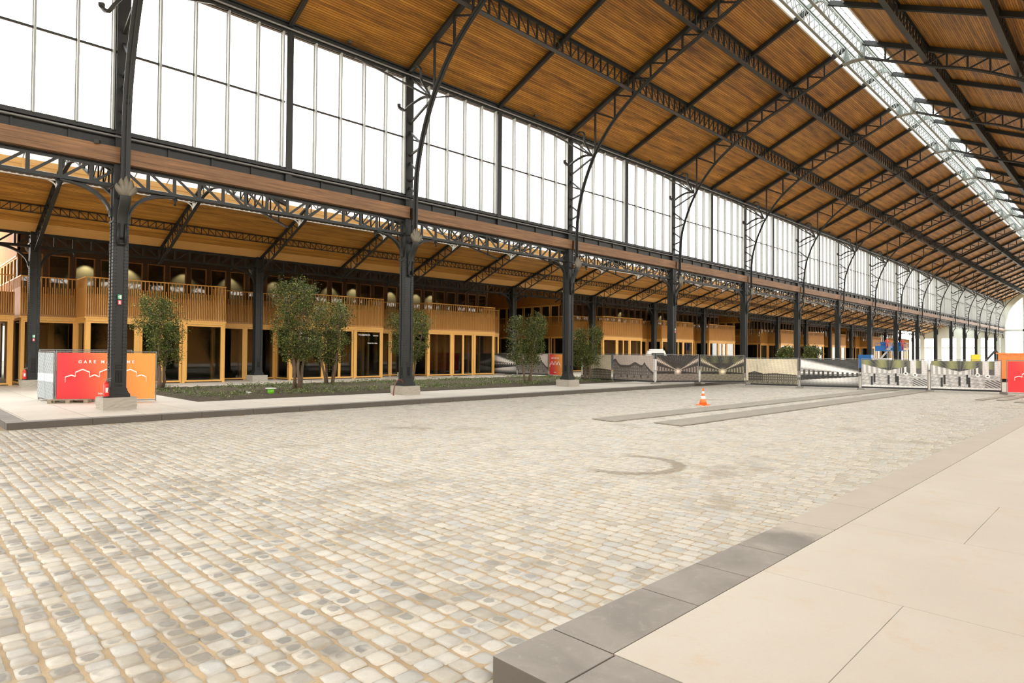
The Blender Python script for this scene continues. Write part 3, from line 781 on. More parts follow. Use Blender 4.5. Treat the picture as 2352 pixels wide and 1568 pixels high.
# ------------------------------------------------------------------ clerestory
ZG0, ZG1 = H + 7.5, H + 13.1
def clerestory(y0, L):
    """one half-bay window: pale mullions, dark transom, glass"""
    b = MB(); b.add([(-.02, 0.12, ZG0), (-.02, L - .12, ZG0), (-.02, L - .12, ZG1), (-.02, 0.12, ZG1)], [(0, 1, 2, 3)])
    return b
def make_window(idx):
    root = bpy.data.objects.new('window_%d' % idx, None); COL.objects.link(root); struct(root)
    L = BAY / 2
    b = clerestory(0, L); b.obj('glass', 'glass_clear', root)
    for k, y in enumerate((1.17, 2.36, 3.54, 4.70, 5.72)):
        b = MB(); b.box(-.02, .18, y - .03, y + .03, ZG0, ZG1); b.box(-.03, .0, y - .055, y + .055, ZG0, ZG1); b.obj('mullion', 'mullion', root)
    b = MB(); z = (ZG0 + ZG1) / 2 - .05
    b.box(-.01, .06, .15, L - .15, z - .035, z + .035); b.obj('transom', 'iron', root)
    b = MB(); b.box(-.08, .10, .12, L - .12, ZG0 - .05, ZG0 + .05); b.obj('sill', 'iron', root)
    return root
w0 = make_window(1); w0.location = (XA - .03, Yi(0.5), 0)
k = 2; yy = Yi(1)
while yy < YEND - 5.5:
    c = copy_tree(w0); c.name = 'window_%d' % k; c.location = (XA - .03, yy, 0); k += 1; yy += BAY / 2
NWIN = k
# mid-bay clerestory posts
def midpost(i):
    t = thing('clerestory_post', 'slim iron clerestory post midway between the %s and %s nave columns' % (ORD[i], ORD[i + 1]) if i < NCOL else 'slim iron clerestory post between the last nave column and end wall', 'post', (XA, Yi(i + .5), 0), 0, 'slim posts between clerestory windows')
    return t
mp = midpost(1)
b = MB(); b.box(-.1, .12, -.05, .05, H + 6.7, H + 13.1); b.obj('web', 'iron', mp)
b = MB(); b.box(.10, .14, -.14, .14, H + 6.7, H + 13.1); b.obj('flange', 'iron', mp)
for i in range(0, NCOL + 1):
    if i == 1: continue
    lab = ('slim iron clerestory post left of the first nave column' if i == 0 else 'slim iron clerestory post midway between the %s and %s nave columns' % (ORD[i], ORD[i + 1]) if i < NCOL
           else 'slim iron clerestory post between the last nave column and end wall')
    dup(mp, (XA, Yi(i + .5), 0), lab)
# sill girder under the clerestory
t = thing('sill_girder', 'riveted plate girder below the clerestory glazing, behind the timber beam', 'girder', (XA, 0, 0))
b = MB(); b.box(-.04, 0, YR0, YEND, H + 6.35, H + 7.42); b.box(-.05, .22, YR0, YEND, H + 7.36, H + 7.42); y = Y1 % 1.5 - 9 - 15
while y < YEND:
    if y > YR0: b.box(0, .07, y - .03, y + .03, H + 6.5, H + 7.36)
    y += 1.5
b.obj('web_plate', 'iron', t)
b = MB(); b.tube([(.2, YR0, H + 7.28), (.2, YEND, H + 7.28)], .035, 8); b.obj('conduit_pipe', 'galv', t)
def brown_beam():
    t = thing('timber_beam', '', 'timber beam', (XA + .34, Yi(1), 0), 0, 'brown timber beams spanning between nave columns')
    b = MB(); b.box(-.14, .02, .1, BAY - .1, H + 6.37, H + 6.87); b.box(.02, .035, .1, BAY - .1, H + 6.52, H + 6.87)
    b.box(-.2, .06, .1, BAY - .1, H + 6.33, H + 6.37)
    b.obj('plank', 'beam', t); return t
tb = brown_beam(); tb['label'] = 'brown timber beam spanning from the first to the second nave column'
for i in [0] + list(range(2, NCOL + 1)):
    dup(tb, (XA + .34, Yi(i), 0), 'brown timber beam left of the first nave column' if i == 0 else 'brown timber beam spanning from the %s nave column to %s' % (ORD[i], 'the ' + ORD[i + 1] if i < NCOL else 'the end wall'))

# ------------------------------------------------------------------ arcade girder
def arcade_girder(ornate=True, ztop=6.33, zbot=5.55, n=14):
    t = thing('arcade_girder', '', 'lattice girder', (0, 0, 0))
    b = MB(); b.box(-.15, .15, .2, BAY - .2, H + ztop - .035, H + ztop); b.box(.04, .07, .2, BAY - .2, H + ztop - .14, H + ztop); b.obj('top_flange', 'iron', t)
    b = MB(); b.box(-.15, .15, .2, BAY - .2, H + zbot, H + zbot + .03); b.box(.04, .07, .2, BAY - .2, H + zbot, H + zbot + .13); b.obj('bottom_flange', 'iron', t)
    b = MB(); b2 = MB(); st = BAY / n
    for k in range(1, n):
        b.box(0.0, .064, k * st - .055, k * st + .055, H + zbot + .01, H + ztop - .01)
        for z in (zbot + .06, zbot + .1, ztop - .06, ztop - .1): b.rivet((.068, k * st, H + z), (1, 0, 0), .012)
    for k in range(n):
        y0, y1 = k * st + .06, (k + 1) * st - .06
        a, c = (ztop - .08, zbot + .08) if k < n / 2 else (zbot + .08, ztop - .08)
        b2.bar((.05, y0, H + a), (.05, y1, H + c), .09, .03, (1, 0, 0))
    o_ = len(b.v); b.v += b2.v; b.f += [tuple(i_ + o_ for i_ in f_) for f_ in b2.f]; b.obj('lattice_web', 'iron', t)
    for s in (0, 1):
        b = MB(); pts = []
        for k in range(9):
            a = math.pi / 2 * k / 8
            y = .28 + 1.35 * (1 - math.sin(a)) ; z = zbot - 1.05 * (1 - math.cos(a))
            y = .28 + 1.45 * (1 - math.sin(a)); z = zbot - .02 - 1.0 * (1 - math.cos(a))
            pts.append((0, y if s == 0 else BAY - y, H + z))
        b.ribbon(pts, .2, .05, (1, 0, 0)); b.ribbon([(p[0], p[1], p[2] + .07) for p in pts], .04, .1, (1, 0, 0))
        b.obj('arched_bracket', 'iron', t)
    for y in (1.75, BAY - 1.75):
        b = MB(); b.lathe([(.015, -.30), (.06, -.27), (.02, -.22), (.05, -.15), (.09, -.08), (.05, 0)], (0.0, y, H + zbot), 8)
        b.obj('drop_finial', 'iron', t)
    return t
ag = arcade_girder(); ag.location = (XA, Yi(1), 0); ag['label'] = 'lattice arcade girder spanning the first to the second nave column'; ag['group'] = 'lattice girders between nave columns'
for i in [0] + list(range(2, NCOL + 1)):
    dup(ag, (XA, Yi(i), 0), 'lattice arcade girder left of the first nave column' if i == 0 else 'lattice arcade girder spanning from the %s nave column to %s' % (ORD[i], 'the ' + ORD[i + 1] if i < NCOL else 'the end wall'))
NB = 16
for i in range(0, NB + 1):
    c = dup(ag, (XB, Yi(i), -0.16), 'rear lattice girder left of the first rear column' if i == 0 else 'rear lattice girder spanning from the %s rear column to %s' % (ORD[i], 'the ' + ORD[i + 1] if i < NB else 'the end wall'))
    c['group'] = 'lattice girders between rear columns'

# ------------------------------------------------------------------ columns
def column(console=True):
    t = thing('iron_column', '', 'column', (0, 0, 0))
    w = .235
    b = MB(); b.box(-.50, .50, -.50, .50, 0, .41); o = b.obj('stone_plinth', 'plinth', t)
    me = o.data
    import bmesh
    bm = bmesh.new(); bm.from_mesh(me); bmesh.ops.subdivide_edges(bm, edges=bm.edges[:], cuts=7, use_grid_fill=True)
    for v in bm.verts:
        if v.co.z > .01:
            r = random.Random(int(v.co.x * 997 + v.co.y * 7919 + v.co.z * 333)); k = .012
            v.co += Vector((r.uniform(-k, k), r.uniform(-k, k), r.uniform(-k, k) * .4))
    bm.to_mesh(me); bm.free()
    b = MB()
    for (a, z0, z1) in ((.335, .41, .52), (.31, .52, .56), (.285, .56, .62), (.262, .62, .70)): b.box(-a, a, -a, a, z0, z1)
    b.obj('cast_base', 'iron', t)
    top = H + 5.55
    b = MB()
    b.box(-w + .03, w - .03, -w + .03, w - .03, .7, top + 1.0)
    for sx in (-1, 1):
        for sy in (-1, 1):
            b.box(min(sx * w, sx * (w - .13)), max(sx * w, sx * (w - .13)), min(sy * w, sy * (w - .13)), max(sy * w, sy * (w - .13)), .7, top + 1.0)
    b.obj('shaft', 'iron', t)
    b = MB(); z = 1.75
    while z < top - 1.3:
        for s in (-1, 1):
            for o_ in (.13, .20):
                b.rivet((w, s * o_, z), (1, 0, 0), .020); b.rivet((s * o_, -w, z), (0, -1, 0), .020)
        z += .115
    b.obj('rivets', 'iron', t)
    b = MB()
    for face in (0, 1):
        def bx(u0, u1, z0, z1, d):
            if face == 0: b.box(w - .04, w + d, u0, u1, z0, z1)
            else: b.box(u0, u1, -w - d, -w + .04, z0, z1)
        bx(-.11, .11, 1.50, 1.54, .02); bx(-.09, .09, 1.40, 1.45, .0); bx(-.11, .11, 1.31, 1.35, .02)
        for k in range(6): bx(-.095 + k * .034, -.08 + k * .034, .92, 1.28, 0.0)
        bx(-.11, .11, .83, .88, .02); bx(-.235, .235, .70, .76, .02)
    b.obj('panel_mouldings', 'iron', t)
    # capital collar
    b = MB(); b.box(-.27, .27, -.27, .27, top - 1.22, top - 1.16); b.box(-.28, .28, -.28, .28, top - .02, top + .05); b.obj('collar', 'iron', t)
    # S console and acanthus on the nave side
    b = MB()
    pr = smooth([(.29, top - 1.75), (.31, top - 1.3), (.40, top - .95), (.66, top - .55), (.70, top - .22), (.58, top + .08), (.60, top + .42)], 5)
    b.ribbon([(x, 0, z) for x, z in pr], [.25 + .07 * math.sin(math.pi * k / (len(pr) - 1)) for k in range(len(pr))], .07, (0, 1, 0))
    for s in (-1, 1):
        c = (.40, s * .13, top - .22)
        b.ribbon([(c[0] + (.20 - .018 * k) * math.cos(k * .42 + 3.6), c[1], c[2] + (.20 - .018 * k) * math.sin(k * .42 + 3.6)) for k in range(11)], .06, .03, (0, 1, 0))
        b.box(.28, .38, s * .11 - .03, s * .11 + .03, top - 1.95, top - 1.25)
    b.box(.28, .36, -.14, .14, top - 1.97, top - 1.90)
    b.obj('scroll_console', 'iron', t, True)
    b = MB()
    for k, (dy, l, tw) in enumerate([(0, .66, 0), (-.13, .56, -.5), (.13, .56, .5), (-.24, .36, -1.0), (.24, .36, 1.0)]):
        base = Vector((.72, dy * .35, top - .36)); n = 7; vs = []
        for q in range(n):
            f = q / (n - 1); wd = .15 * math.sin(math.pi * min(1, f * .8 + .2)) ** .8 + .004
            c = base + Vector((.05 * math.sin(f * 3.1), dy * f * .85, l * f))
            if f > .8: c += Vector((.09 * (f - .8) * 5 * .8, 0, 0))
            vs += [c + Vector((0, -wd, 0)), c + Vector((.045, 0, 0)), c + Vector((0, wd, 0)), c + Vector((-.03, 0, 0))]
        fs = [(q * 4 + a, q * 4 + (a + 1) % 4, q * 4 + 4 + (a + 1) % 4, q * 4 + 4 + a) for q in range(n - 1) for a in range(4)]
        fs += [(3, 2, 1, 0), (n * 4 - 4, n * 4 - 3, n * 4 - 2, n * 4 - 1)]
        b.add(vs, fs)
    b.obj('acanthus_leaf', 'ornament', t, True)
    return t
colA = column()
def upper_post(t):
    b = MB(); z0, z1 = H + 6.3, H + 13.15
    b.box(-.16, .16, -.03, .03, z0, z1); b.box(.13, .17, -.20, .20, z0, z1); b.box(-.17, -.13, -.20, .20, z0, z1); b.box(-.13, .13, -.16, -.12, z0, z1); b.box(-.13, .13, .12, .16, z0, z1)
    b.obj('upper_post', 'iron', t)
# rear column copy first (before adding the clerestory post)
colB = copy_tree(colA)
upper_post(colA)
colA.location = (XA, Yi(1), 0); colA['group'] = 'riveted iron columns of the nave'
colA['label'] = 'riveted iron nave column in front of the red banner, first from the left'
for i in range(2, NCOL + 1):
    dup(colA, (XA, Yi(i), 0), 'riveted iron nave column on stone plinth, %s from the left' % ORD[i])
colB.location = (XB, Yi(1), 0); colB['group'] = 'rear row of riveted iron columns'; colB.rotation_euler = (0, 0, 0)
colB['label'] = 'riveted rear column in front of the wooden offices, first from the left'
for ch in list(colB.children):      # the rear consoles face the neighbouring hall
    if ch.name.startswith(('scroll_console', 'acanthus_leaf')): ch.rotation_euler = (0, 0, math.pi)
for i in range(2, NB + 1):
    dup(colB, (XB, Yi(i), 0), 'riveted rear column in front of the wooden offices, %s from the left' % ORD[i])

# ------------------------------------------------------------------ side aisle roof
XM = (XA + XB) / 2
def zaisle(x):
    return H + 6.12 + .37 * (x - XB) if x <= XM else H + 6.42 + .335 * (XA - x)
XS = 2.75   # half width of aisle skylight
def aisle_slab(x0, x1, mat, name='ceiling'): return roof_slab(x0, x1, YR0 - 4, YEND, .14, mat, name, zaisle)
aisle_slab(XB - .1, XB + 1.1, 'plywood'); aisle_slab(XB + 1.1, XM - XS, 'ceil2')
aisle_slab(XM + XS, XA - .2, 'ceil2')
b = MB(); zs = zaisle(XM - XS)
for s in (-1, 1):
    b.box(XM + s * XS - .04, XM + s * XS + .04, YR0 - 4, YEND, zs - .02, zs + .5)
    y = YR0
    while y < YEND: b.box(XM + s * XS - .07, XM + s * XS + .07, y - .05, y + .05, zs, zs + .5); y += 1.5
    b.bar((XM + s * XS, YR0 - 4, zs + .25), (XM + s * XS, YEND, zs + .25), .12, .05)
struct(b.obj('trim_1', 'plywood'))
b = MB(); zt = zs + 1.5
for s in (-1, 1): b.add([(XM + s * XS, YR0, zs + .5), (XM, YR0, zt), (XM, YEND, zt), (XM + s * XS, YEND, zs + .5)], [(0, 1, 2, 3)])
root = struct(b.obj('window_aisle_ridge', 'glass_clear'))
b = MB()
for s in (-1, 1):
    y = YR0
    while y < YEND: b.bar((XM + s * XS, y, zs + .5), (XM, y, zt), .04, .07); y += 1.5
b.bar((XM, YR0, zt), (XM, YEND, zt), .1, .1); b.obj('glazing_bars', 'mullion', root)
def aisle_purlin(x, depth, lab, mat='iron', step=.4, top=None):
    t = thing('aisle_purlin', lab, 'purlin', (x, 0, 0)); zt = (zaisle(x) if top is None else top) - .02
    b = MB(); b.box(-.06, .06, YR0, YEND, zt - .03, zt); b.obj('top_flange', mat, t)
    b = MB(); b.box(-.06, .06, YR0, YEND, zt - depth, zt - depth + .035); b.obj('bottom_flange', mat, t)
    b = MB(); n = int((YEND - YR0) / step)
    for k in range(n):
        y = YR0 + k * step; m = (y - Y1) % (BAY / 2)
        b.box(-.02, .02, y - .018, y + .018, zt - depth, zt)
        if m < BAY / 4: b.bar((0, y, zt), (0, y + step, zt - depth), .02, .035)
        else: b.bar((0, y, zt - depth), (0, y + step, zt), .02, .035)
    b.obj('lattice_web', mat, t)
aisle_purlin(XB + 2.85, .42, 'slim dark lattice purlin under the left side aisle ceiling')
aisle_purlin(XM - XS + .1, .34, 'pale ornamental lattice purlin lit along the aisle skylight', 'iron_pale_lit', .27)
aisle_purlin(XA - 2.85, .42, 'slim dark lattice purlin on the hidden near slope of the side aisle')
def aisle_truss():
    t = thing('aisle_truss', '', 'aisle truss', (XM, 0, 0), 0, 'lattice trusses across the side aisle')
    HW = (XA - XB) / 2
    for s in (-1, 1):
        zt = lambda d: zaisle(XM - d) - .08
        b = MB(); b.bar((s * HW, 0, zt(HW)), (s * .1, 0, zt(.1)), .03, .2); b.bar((s * HW, 0, zt(HW) - .08), (s * .1, 0, zt(.1) - .08), .16, .025); b.obj('top_chord', 'iron', t)
        lo = smooth([(HW, H + 5.1), (7.4, H + 5.5), (5.4, H + 6.3), (3.6, H + 7.05), (2.5, H + 7.5), (1.2, H + 8.0), (0, H + 8.2)], 5)
        b = MB(); b.ribbon([(s * d, 0, z) for d, z in lo], .16, .05, (0, 1, 0)); b.obj('bottom_chord', 'iron', t)
        b = MB()
        def lz(d):
            for (d0, z0), (d1, z1) in zip(lo[:-1], lo[1:]):
                if d1 <= d <= d0: return z0 + (z1 - z0) * (d0 - d) / (d0 - d1 + 1e-9)
            return lo[0][1]
        ds = [7.6, 6.8, 6.0, 5.2, 4.4, 3.6, 2.8, 2.0, 1.2, .4]
        for k, d in enumerate(ds):
            b.bar((s * d, 0, lz(d)), (s * d, 0, zt(d)), .05, .05)
            if k + 1 < len(ds): b.bar((s * d, 0, zt(d)), (s * ds[k + 1], 0, lz(ds[k + 1])), .03, .05)
        b.obj('lattice_web', 'iron', t)
        b = MB(); d = XS - .1; z = zt(d) - .25
        b.bar((s * d, 0, z + .2), (s * d, 0, lz(d)), .12, .12)
        for q in (-1, 1):
            b.ribbon(smooth([(s * d, q * .75, z), (s * d, q * .35, z - .04), (s * d, q * .1, z - .2), (s * d, q * .03, z - .42)], 4), .06, .05, (1, 0, 0))
        b.bar((s * (d + .1), 0, z - .4), (s * (d - .8), 0, z + .05), .05, .05)
        b.obj('pale_bracket', 'iron_pale_lit', t)['label'] = 'pale curved bracket lit by the aisle skylight'
    return t
at = aisle_truss(); at.location = (XM, Yi(1), 0); at['label'] = 'side aisle truss landing on the first rear column from the left'
k = 1.5
while Yi(k) < YEND - 3:
    i = int(k)
    if k == i: lab = 'side aisle truss landing on the %s rear column from the left' % ORD[i]
    else: lab = 'side aisle truss midway between the %s and %s rear columns' % (ORD[i], ORD[i + 1] if i < 20 else 'last')
    dup(at, (XM, Yi(k), 0), lab); k += .5
dup(at, (XM, Yi(.5), 0), 'side aisle truss left of the first rear column')

# the matching right aisle: roof slopes and a plain office front (right of the picture)
XA2 = 2 * XR - XA; XB2 = 2 * XR - XB; XM2 = 2 * XR - XM
zr = lambda x: zaisle(2 * XR - x)
roof_slab(XA2 + .2, XM2 - XS, YR0 - 4, YEND, .14, 'ceil2', 'ceiling', zr); roof_slab(XM2 + XS, XB2 + 9, YR0 - 4, YEND, .14, 'ceil2', 'ceiling', lambda x: zr(min(x, XB2)))
b = MB(); b.box(XB2 + 2.3, XB2 + 2.5, -64, YEND, 0, H + 6.3); struct(b.obj('wall_right', 'slat'))
b = MB(); b.box(XA2 - .1, XA2 + .1, -64, YEND, H + 5.6, H + 7.5); struct(b.obj('wall_right', 'iron'))
b = MB(); b.box(3.4, XB2 + 2.3, -64, YEND, -.26, 0); struct(b.obj('platform_paving', 'paving_far'))
# outer aisle roof over the wooden offices
def zouter(x): return H + 6.12 + .30 * (XB - x)
roof_slab(XB - 9.0, XB - .15, YR0 - 4, YEND, .14, 'ceil2', 'ceiling', zouter)

roof_slab(XB - 23, XB - 9.0, Y1 - 1, YEND, .14, 'ceil2', 'ceiling', lambda x: zouter(XB - 9))
b = MB(); b.box(XB - 23.2, XB - 23, Y1 - 1, 150, 0, 13.5); struct(b.obj('sky_block_wall', 'slat_back'))  # wall added to block open sky behind the cross streets
# ------------------------------------------------------------------ wooden office blocks
XF, XW, XU = -42.1, -44.3, -46.0          # bay fronts, recessed front, upper storey wall
ZT, ZS, ZRAIL = H + 1.75, H + 1.86, H + 4.12
def slats(b, p0, p1, z0, z1, step=.105, w=.042, d=.045, nrm=(1, 0), short=None):
    """vertical battens from p0 to p1 (x,y); alternate ones stop short"""
    L = math.hypot(p1[0] - p0[0], p1[1] - p0[1]); n = int(round(L / step)); ux, uy = (p1[0] - p0[0]) / L, (p1[1] - p0[1]) / L
    for k in range(n + 1):
        s = min(k * L / n, L); x, y = p0[0] + ux * s, p0[1] + uy * s
        zz = z1 if (short is None or k % 2 == 0) else short
        hx = abs(ux) * w / 2 + abs(nrm[0]) * d / 2; hy = abs(uy) * w / 2 + abs(nrm[1]) * d / 2
        b.box(x - hx, x + hx, y - hy, y + hy, z0, zz)
def frame_y(x, y0, y1, z0, z1, t, root, fw=.09, dp=.14, name='window_frame', mat='frame', glassm='glass_dark', mid=None):
    """window in a plane x=const"""
    b = MB()
    b.box(x - dp / 2, x + dp / 2, y0, y0 + fw, z0, z1); b.box(x - dp / 2, x + dp / 2, y1 - fw, y1, z0, z1)
    b.box(x - dp / 2, x + dp / 2, y0 + fw, y1 - fw, z0, z0 + fw); b.box(x - dp / 2, x + dp / 2, y0 + fw, y1 - fw, z1 - fw, z1)
    if mid: b.box(x - dp / 2, x + dp / 2, mid - .09, mid + .09, z0 + fw, z1 - fw)
    fr = b.obj(name, mat, root)
    b = MB(); b.add([(x - .01, y0 + fw, z0 + fw), (x - .01, y1 - fw, z0 + fw), (x - .01, y1 - fw, z1 - fw), (x - .01, y0 + fw, z1 - fw)], [(0, 1, 2, 3)])
    b.obj('pane', glassm, fr); return fr
def frame_x(y, x0, x1, z0, z1, root, fw=.09, dp=.14, name='window_frame', mat='frame'):
    b = MB()
    b.box(x0, x0 + fw, y - dp / 2, y + dp / 2, z0, z1); b.box(x1 - fw, x1, y - dp / 2, y + dp / 2, z0, z1)
    b.box(x0 + fw, x1 - fw, y - dp / 2, y + dp / 2, z0, z0 + fw); b.box(x0 + fw, x1 - fw, y - dp / 2, y + dp / 2, z1 - fw, z1)
    fr = b.obj(name, mat, root)
    b = MB(); b.add([(x0 + fw, y, z0 + fw), (x1 - fw, y, z0 + fw), (x1 - fw, y, z1 - fw), (x0 + fw, y, z1 - fw)], [(0, 1, 2, 3)])
    b.obj('pane', 'glass_dark', fr); return fr
BW = 7.65      # bay width
def office_block(length=36.9, bays=(2.6, 14.6, 26.6), start=0.0, side=True):
    t = thing('office_pavilion', '', 'wooden office building', (0, 0, 0), 0, 'two storey wooden office pavilions')
    y0b, y1b = start, length
    # recess segments
    edges = [y0b] + [e for s in bays for e in (s, s + BW)] + [y1b]
    recs = [(edges[k], edges[k + 1]) for k in range(0, len(edges), 2)]
    # floors and inner walls
    b = MB()
    b.box(-62, XW + .05, y0b, y1b, ZT + .02, ZS + .12)
    for s in bays: b.box(XW, XF + .02, s, s + BW, ZT + .02, ZS + .12)
    b.obj('balcony_floor', 'slat_back', t)
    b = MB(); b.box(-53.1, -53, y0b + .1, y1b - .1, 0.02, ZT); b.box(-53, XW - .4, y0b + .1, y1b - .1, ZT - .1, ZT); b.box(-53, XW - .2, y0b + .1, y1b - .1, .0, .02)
    for s in (y0b + .1, y1b - .2, (y0b + y1b) / 2): b.box(-53, XW - .8, s, s + .1, 0.02, ZT)
    b.obj('ground_interior', 'interior_dark', t)
    b = MB(); b.box(-49.6, -49.5, y0b + .1, y1b - .1, ZS + .12, H + 6.3); b.obj('upper_interior', 'interior', t)
    b = MB()
    y = y0b + 1.8
    while y < y1b - 1: b.box(-48.2, -47.9, y, y + .3, .02, ZT - .1); b.box(-46.6, -46.35, y + 1.7, y + 1.95, .02, ZT - .1); y += 3.9
    b.obj('interior_posts', 'frame', t)
    # ground floor bays
    for s in bays:
        b = MB()
        for yy in (s, s + 2.55, s + 5.1, s + BW - .16): b.box(XF - .18, XF + .0, yy, yy + .16, 0.0, ZT)
        for yy in (s + 2.71, s + 5.0): b.box(XF - .14, XF - .03, yy, yy + .07, 0.0, ZT)
        b.box(XF - .2, XF + .03, s, s + BW, ZT - .13, ZT + .02)
        for yy in (s, s + BW - .12): b.box(XW, XF - .18, yy, yy + .12, ZT - .13, ZT + .02); b.box(XW, XW + .16, yy, yy + .12, 0, ZT)
        b.obj('bay_posts', 'frame', t)
        for a, c, m in ((.16, 2.55, None), (2.78, 5.02, 3.9), (5.26, BW - .16, None)):
            fr = frame_y(XF - .07, s + a, s + c, .06, ZT - .14, None, t, .10, mid=(s + m if m else None), name='door_frame' if m else 'window_frame')
        for yy in (s + .06, s + BW - .06): frame_x(yy, XW + .16, XF - .18, .06, ZT - .14, t)
        # balcony balustrade
        b = MB(); sh = ZRAIL - .58
        slats(b, (XF, s + .02), (XF, s + BW - .02), ZS, ZRAIL - .05, short=sh)
        for yy, in ((s,), (s + BW,)): slats(b, (XW + .06, yy), (XF - .06, yy), ZS, ZRAIL - .05, nrm=(0, 1), short=sh)
        b.obj('balcony_slats', 'slat', t)
        b = MB(); zb = ZRAIL - .95
        b.box(XF - .07, XF - .045, s + .05, s + BW - .05, ZS, zb)
        for yy, q in ((s, .045), (s + BW, -.07)): b.box(XW, XF - .05, yy + q, yy + q + .025, ZS, zb)
        b.obj('balcony_backing', 'slat_back', t)
        b = MB(); b.box(XF - .05, XF + .04, s - .04, s + BW + .04, ZRAIL - .06, ZRAIL)
        for yy in (s, s + BW): b.box(XW, XF, yy - .04, yy + .04, ZRAIL - .06, ZRAIL)
        b.box(XF - .08, XF + .06, s - .05, s + BW + .05, ZT + .02, ZS)
        for yy in (s, s + BW): b.box(XW, XF, yy - .05, yy + .05, ZT + .02, ZS)
        b.obj('handrail', 'frame', t)
    for a, c in recs:
        if c - a < .5: continue
        n = 2 if c - a > 3 else 1
        b = MB(); wd = (c - a) / n
        for k in range(n + 1): b.box(XW - .14, XW + .02, max(a, a + k * wd - .08), min(c, a + k * wd + .08), 0, ZT)
        b.box(XW - .16, XW + .03, a, c, ZT - .13, ZT + .02); b.obj('recess_posts', 'frame', t)
        for k in range(n): frame_y(XW - .06, a + k * wd + .08, a + (k + 1) * wd - .08, .06, ZT - .14, None, t, .09)
        b = MB(); slats(b, (XW, a + .05), (XW, c - .05), ZS, ZRAIL - .05, short=ZRAIL - .58); b.obj('balcony_slats', 'slat', t)
        b = MB(); b.box(XW - .07, XW - .045, a, c, ZS, ZRAIL - .95); b.obj('balcony_backing', 'slat_back', t)
        b = MB(); b.box(XW - .05, XW + .04, a, c, ZRAIL - .06, ZRAIL); b.box(XW - .08, XW + .06, a, c, ZT + .02, ZS); b.obj('handrail', 'frame', t)
    # upper storey: strip of windows
    zu0, zu1 = H + 3.05, H + 5.62; pitch = 1.31
    n = int((y1b - y0b) / pitch); pitch = (y1b - y0b) / n
    b = MB()
    b.box(XU - .1, XU, y0b, y1b, ZS + .12, zu0); b.box(XU - .1, XU, y0b, y1b, zu1, H + 6.9)
    for k in range(n + 1): b.box(XU - .12, XU + .06, max(y0b, y0b + k * pitch - .13), min(y1b, y0b + k * pitch + .13), zu0, zu1)
    b.obj('upper_wall', 'shaded_wood', t)
    for k in range(n): frame_y(XU - .03, y0b + k * pitch + .13, y0b + (k + 1) * pitch - .13, zu0, zu1, None, t, .07, .1, mat='slat_back')
    b = MB()
    y = y0b + .3
    while y < y1b: b.box(XU, XU + .05, y, y + .06, zu1 + .1, H + 6.6); y += 1.0
    b.obj('upper_battens', 'shaded_wood', t)
    if side:   # end walls facing the cross street
        for yy, q in ((y0b, -1), (y1b, 1)):
            b = MB(); b.box(-62, XW - .02, min(yy, yy - q * .1), max(yy, yy - q * .1), ZT + .02, H + 3.05); b.box(-62, XU, min(yy, yy - q * .1), max(yy, yy - q * .1), zu1 - .25, H + 8.5)
            x = -61.5
            while x < XW - .3:
                b.box(x, x + .22, min(yy, yy - q * .12), max(yy, yy - q * .12), .0, ZT); x += 2.9
            b.box(-62, XU, min(yy, yy - q * .12), max(yy, yy - q * .12), 0, .06)
            b.obj('end_wall', 'slat_back', t)
            b = MB(); x = -62
            slats(b, (-60, yy + q * .03), (XW - .05, yy + q * .03), ZS, H + 4.12, nrm=(0, 1), short=H + 3.5)
            slats(b, (-60, yy + q * .03), (XU, yy + q * .03), zu1 - .2, H + 8.4, nrm=(0, 1))
            b.obj('end_wall_slats', 'slat', t)
            b = MB(); b.box(-60, XW, yy + q * .02 - .05, yy + q * .02 + .05, ZT, ZS); b.box(-60, XW, yy + q * .02 - .04, yy + q * .02 + .04, H + 4.08, H + 4.14)
            b.box(-60, XU, yy + q * .02 - .05, yy + q * .02 + .05, zu1 - .28, zu1 - .2); b.obj('end_wall_trim', 'frame', t)
            x = -46.2
            while x > -60: frame_x(yy - q * .05, x - 1.25, x, H + 3.05, zu1 - .25, t, .1, .12); x -= 1.4
            x = -47.4
            while x > -60: frame_x(yy - q * .05, x, x + 2.65, .06, ZT, t, .1, .12); x -= 2.9
    return t
blk = office_block()
BLK0 = Yi(1) - .2
blk.location = (0, BLK0, 0)
blk['label'] = 'nearest wooden office pavilion, at the far left behind the planting bed'
labs = ['second wooden office pavilion, right of the first cross passage', 'third wooden office pavilion, small in the distance beyond the second passage', 'farthest wooden office pavilion behind the blue lifts']
for k in range(1, 4): dup(blk, (0, BLK0 + 48 * k, 0), labs[k - 1])

# lower wing at the far left with a stair on it
t = thing('office_wing', 'low wooden office wing with slatted balcony at the left picture edge', 'wooden office building', (0, 0, 0))
b = MB(); b.box(-62, XW + .05, -10, BLK0 - .3, ZT + .02, ZS + .12); b.obj('balcony_floor', 'slat_back', t)
b = MB(); b.box(-53.1, -53, -10, BLK0 - .3, 0.02, ZT); b.obj('ground_interior', 'interior_dark', t)
b = MB()
for y in (-9.8, -6.6, -3.4, -.2, 2.9, BLK0 - .5): b.box(XW - .14, XW + .02, y, y + .16, 0, ZT)
b.box(XW - .16, XW + .03, -10, BLK0 - .3, ZT - .13, ZT + .02); b.obj('posts', 'frame', t)
for y, y2 in ((-6.44, -3.4), (-3.24, -.2), (-.04, 2.9), (3.06, BLK0 - .5)): frame_y(XW - .06, y, y2, .06, ZT - .14, None, t)
b = MB(); slats(b, (XW, -9.9), (XW, BLK0 - .35), ZS, ZRAIL - .05, short=ZRAIL - .58); b.obj('balcony_slats', 'slat', t)
b = MB(); b.box(XW - .07, XW - .045, -10, BLK0 - .3, ZS, ZRAIL - .95); b.obj('balcony_backing', 'slat_back', t)
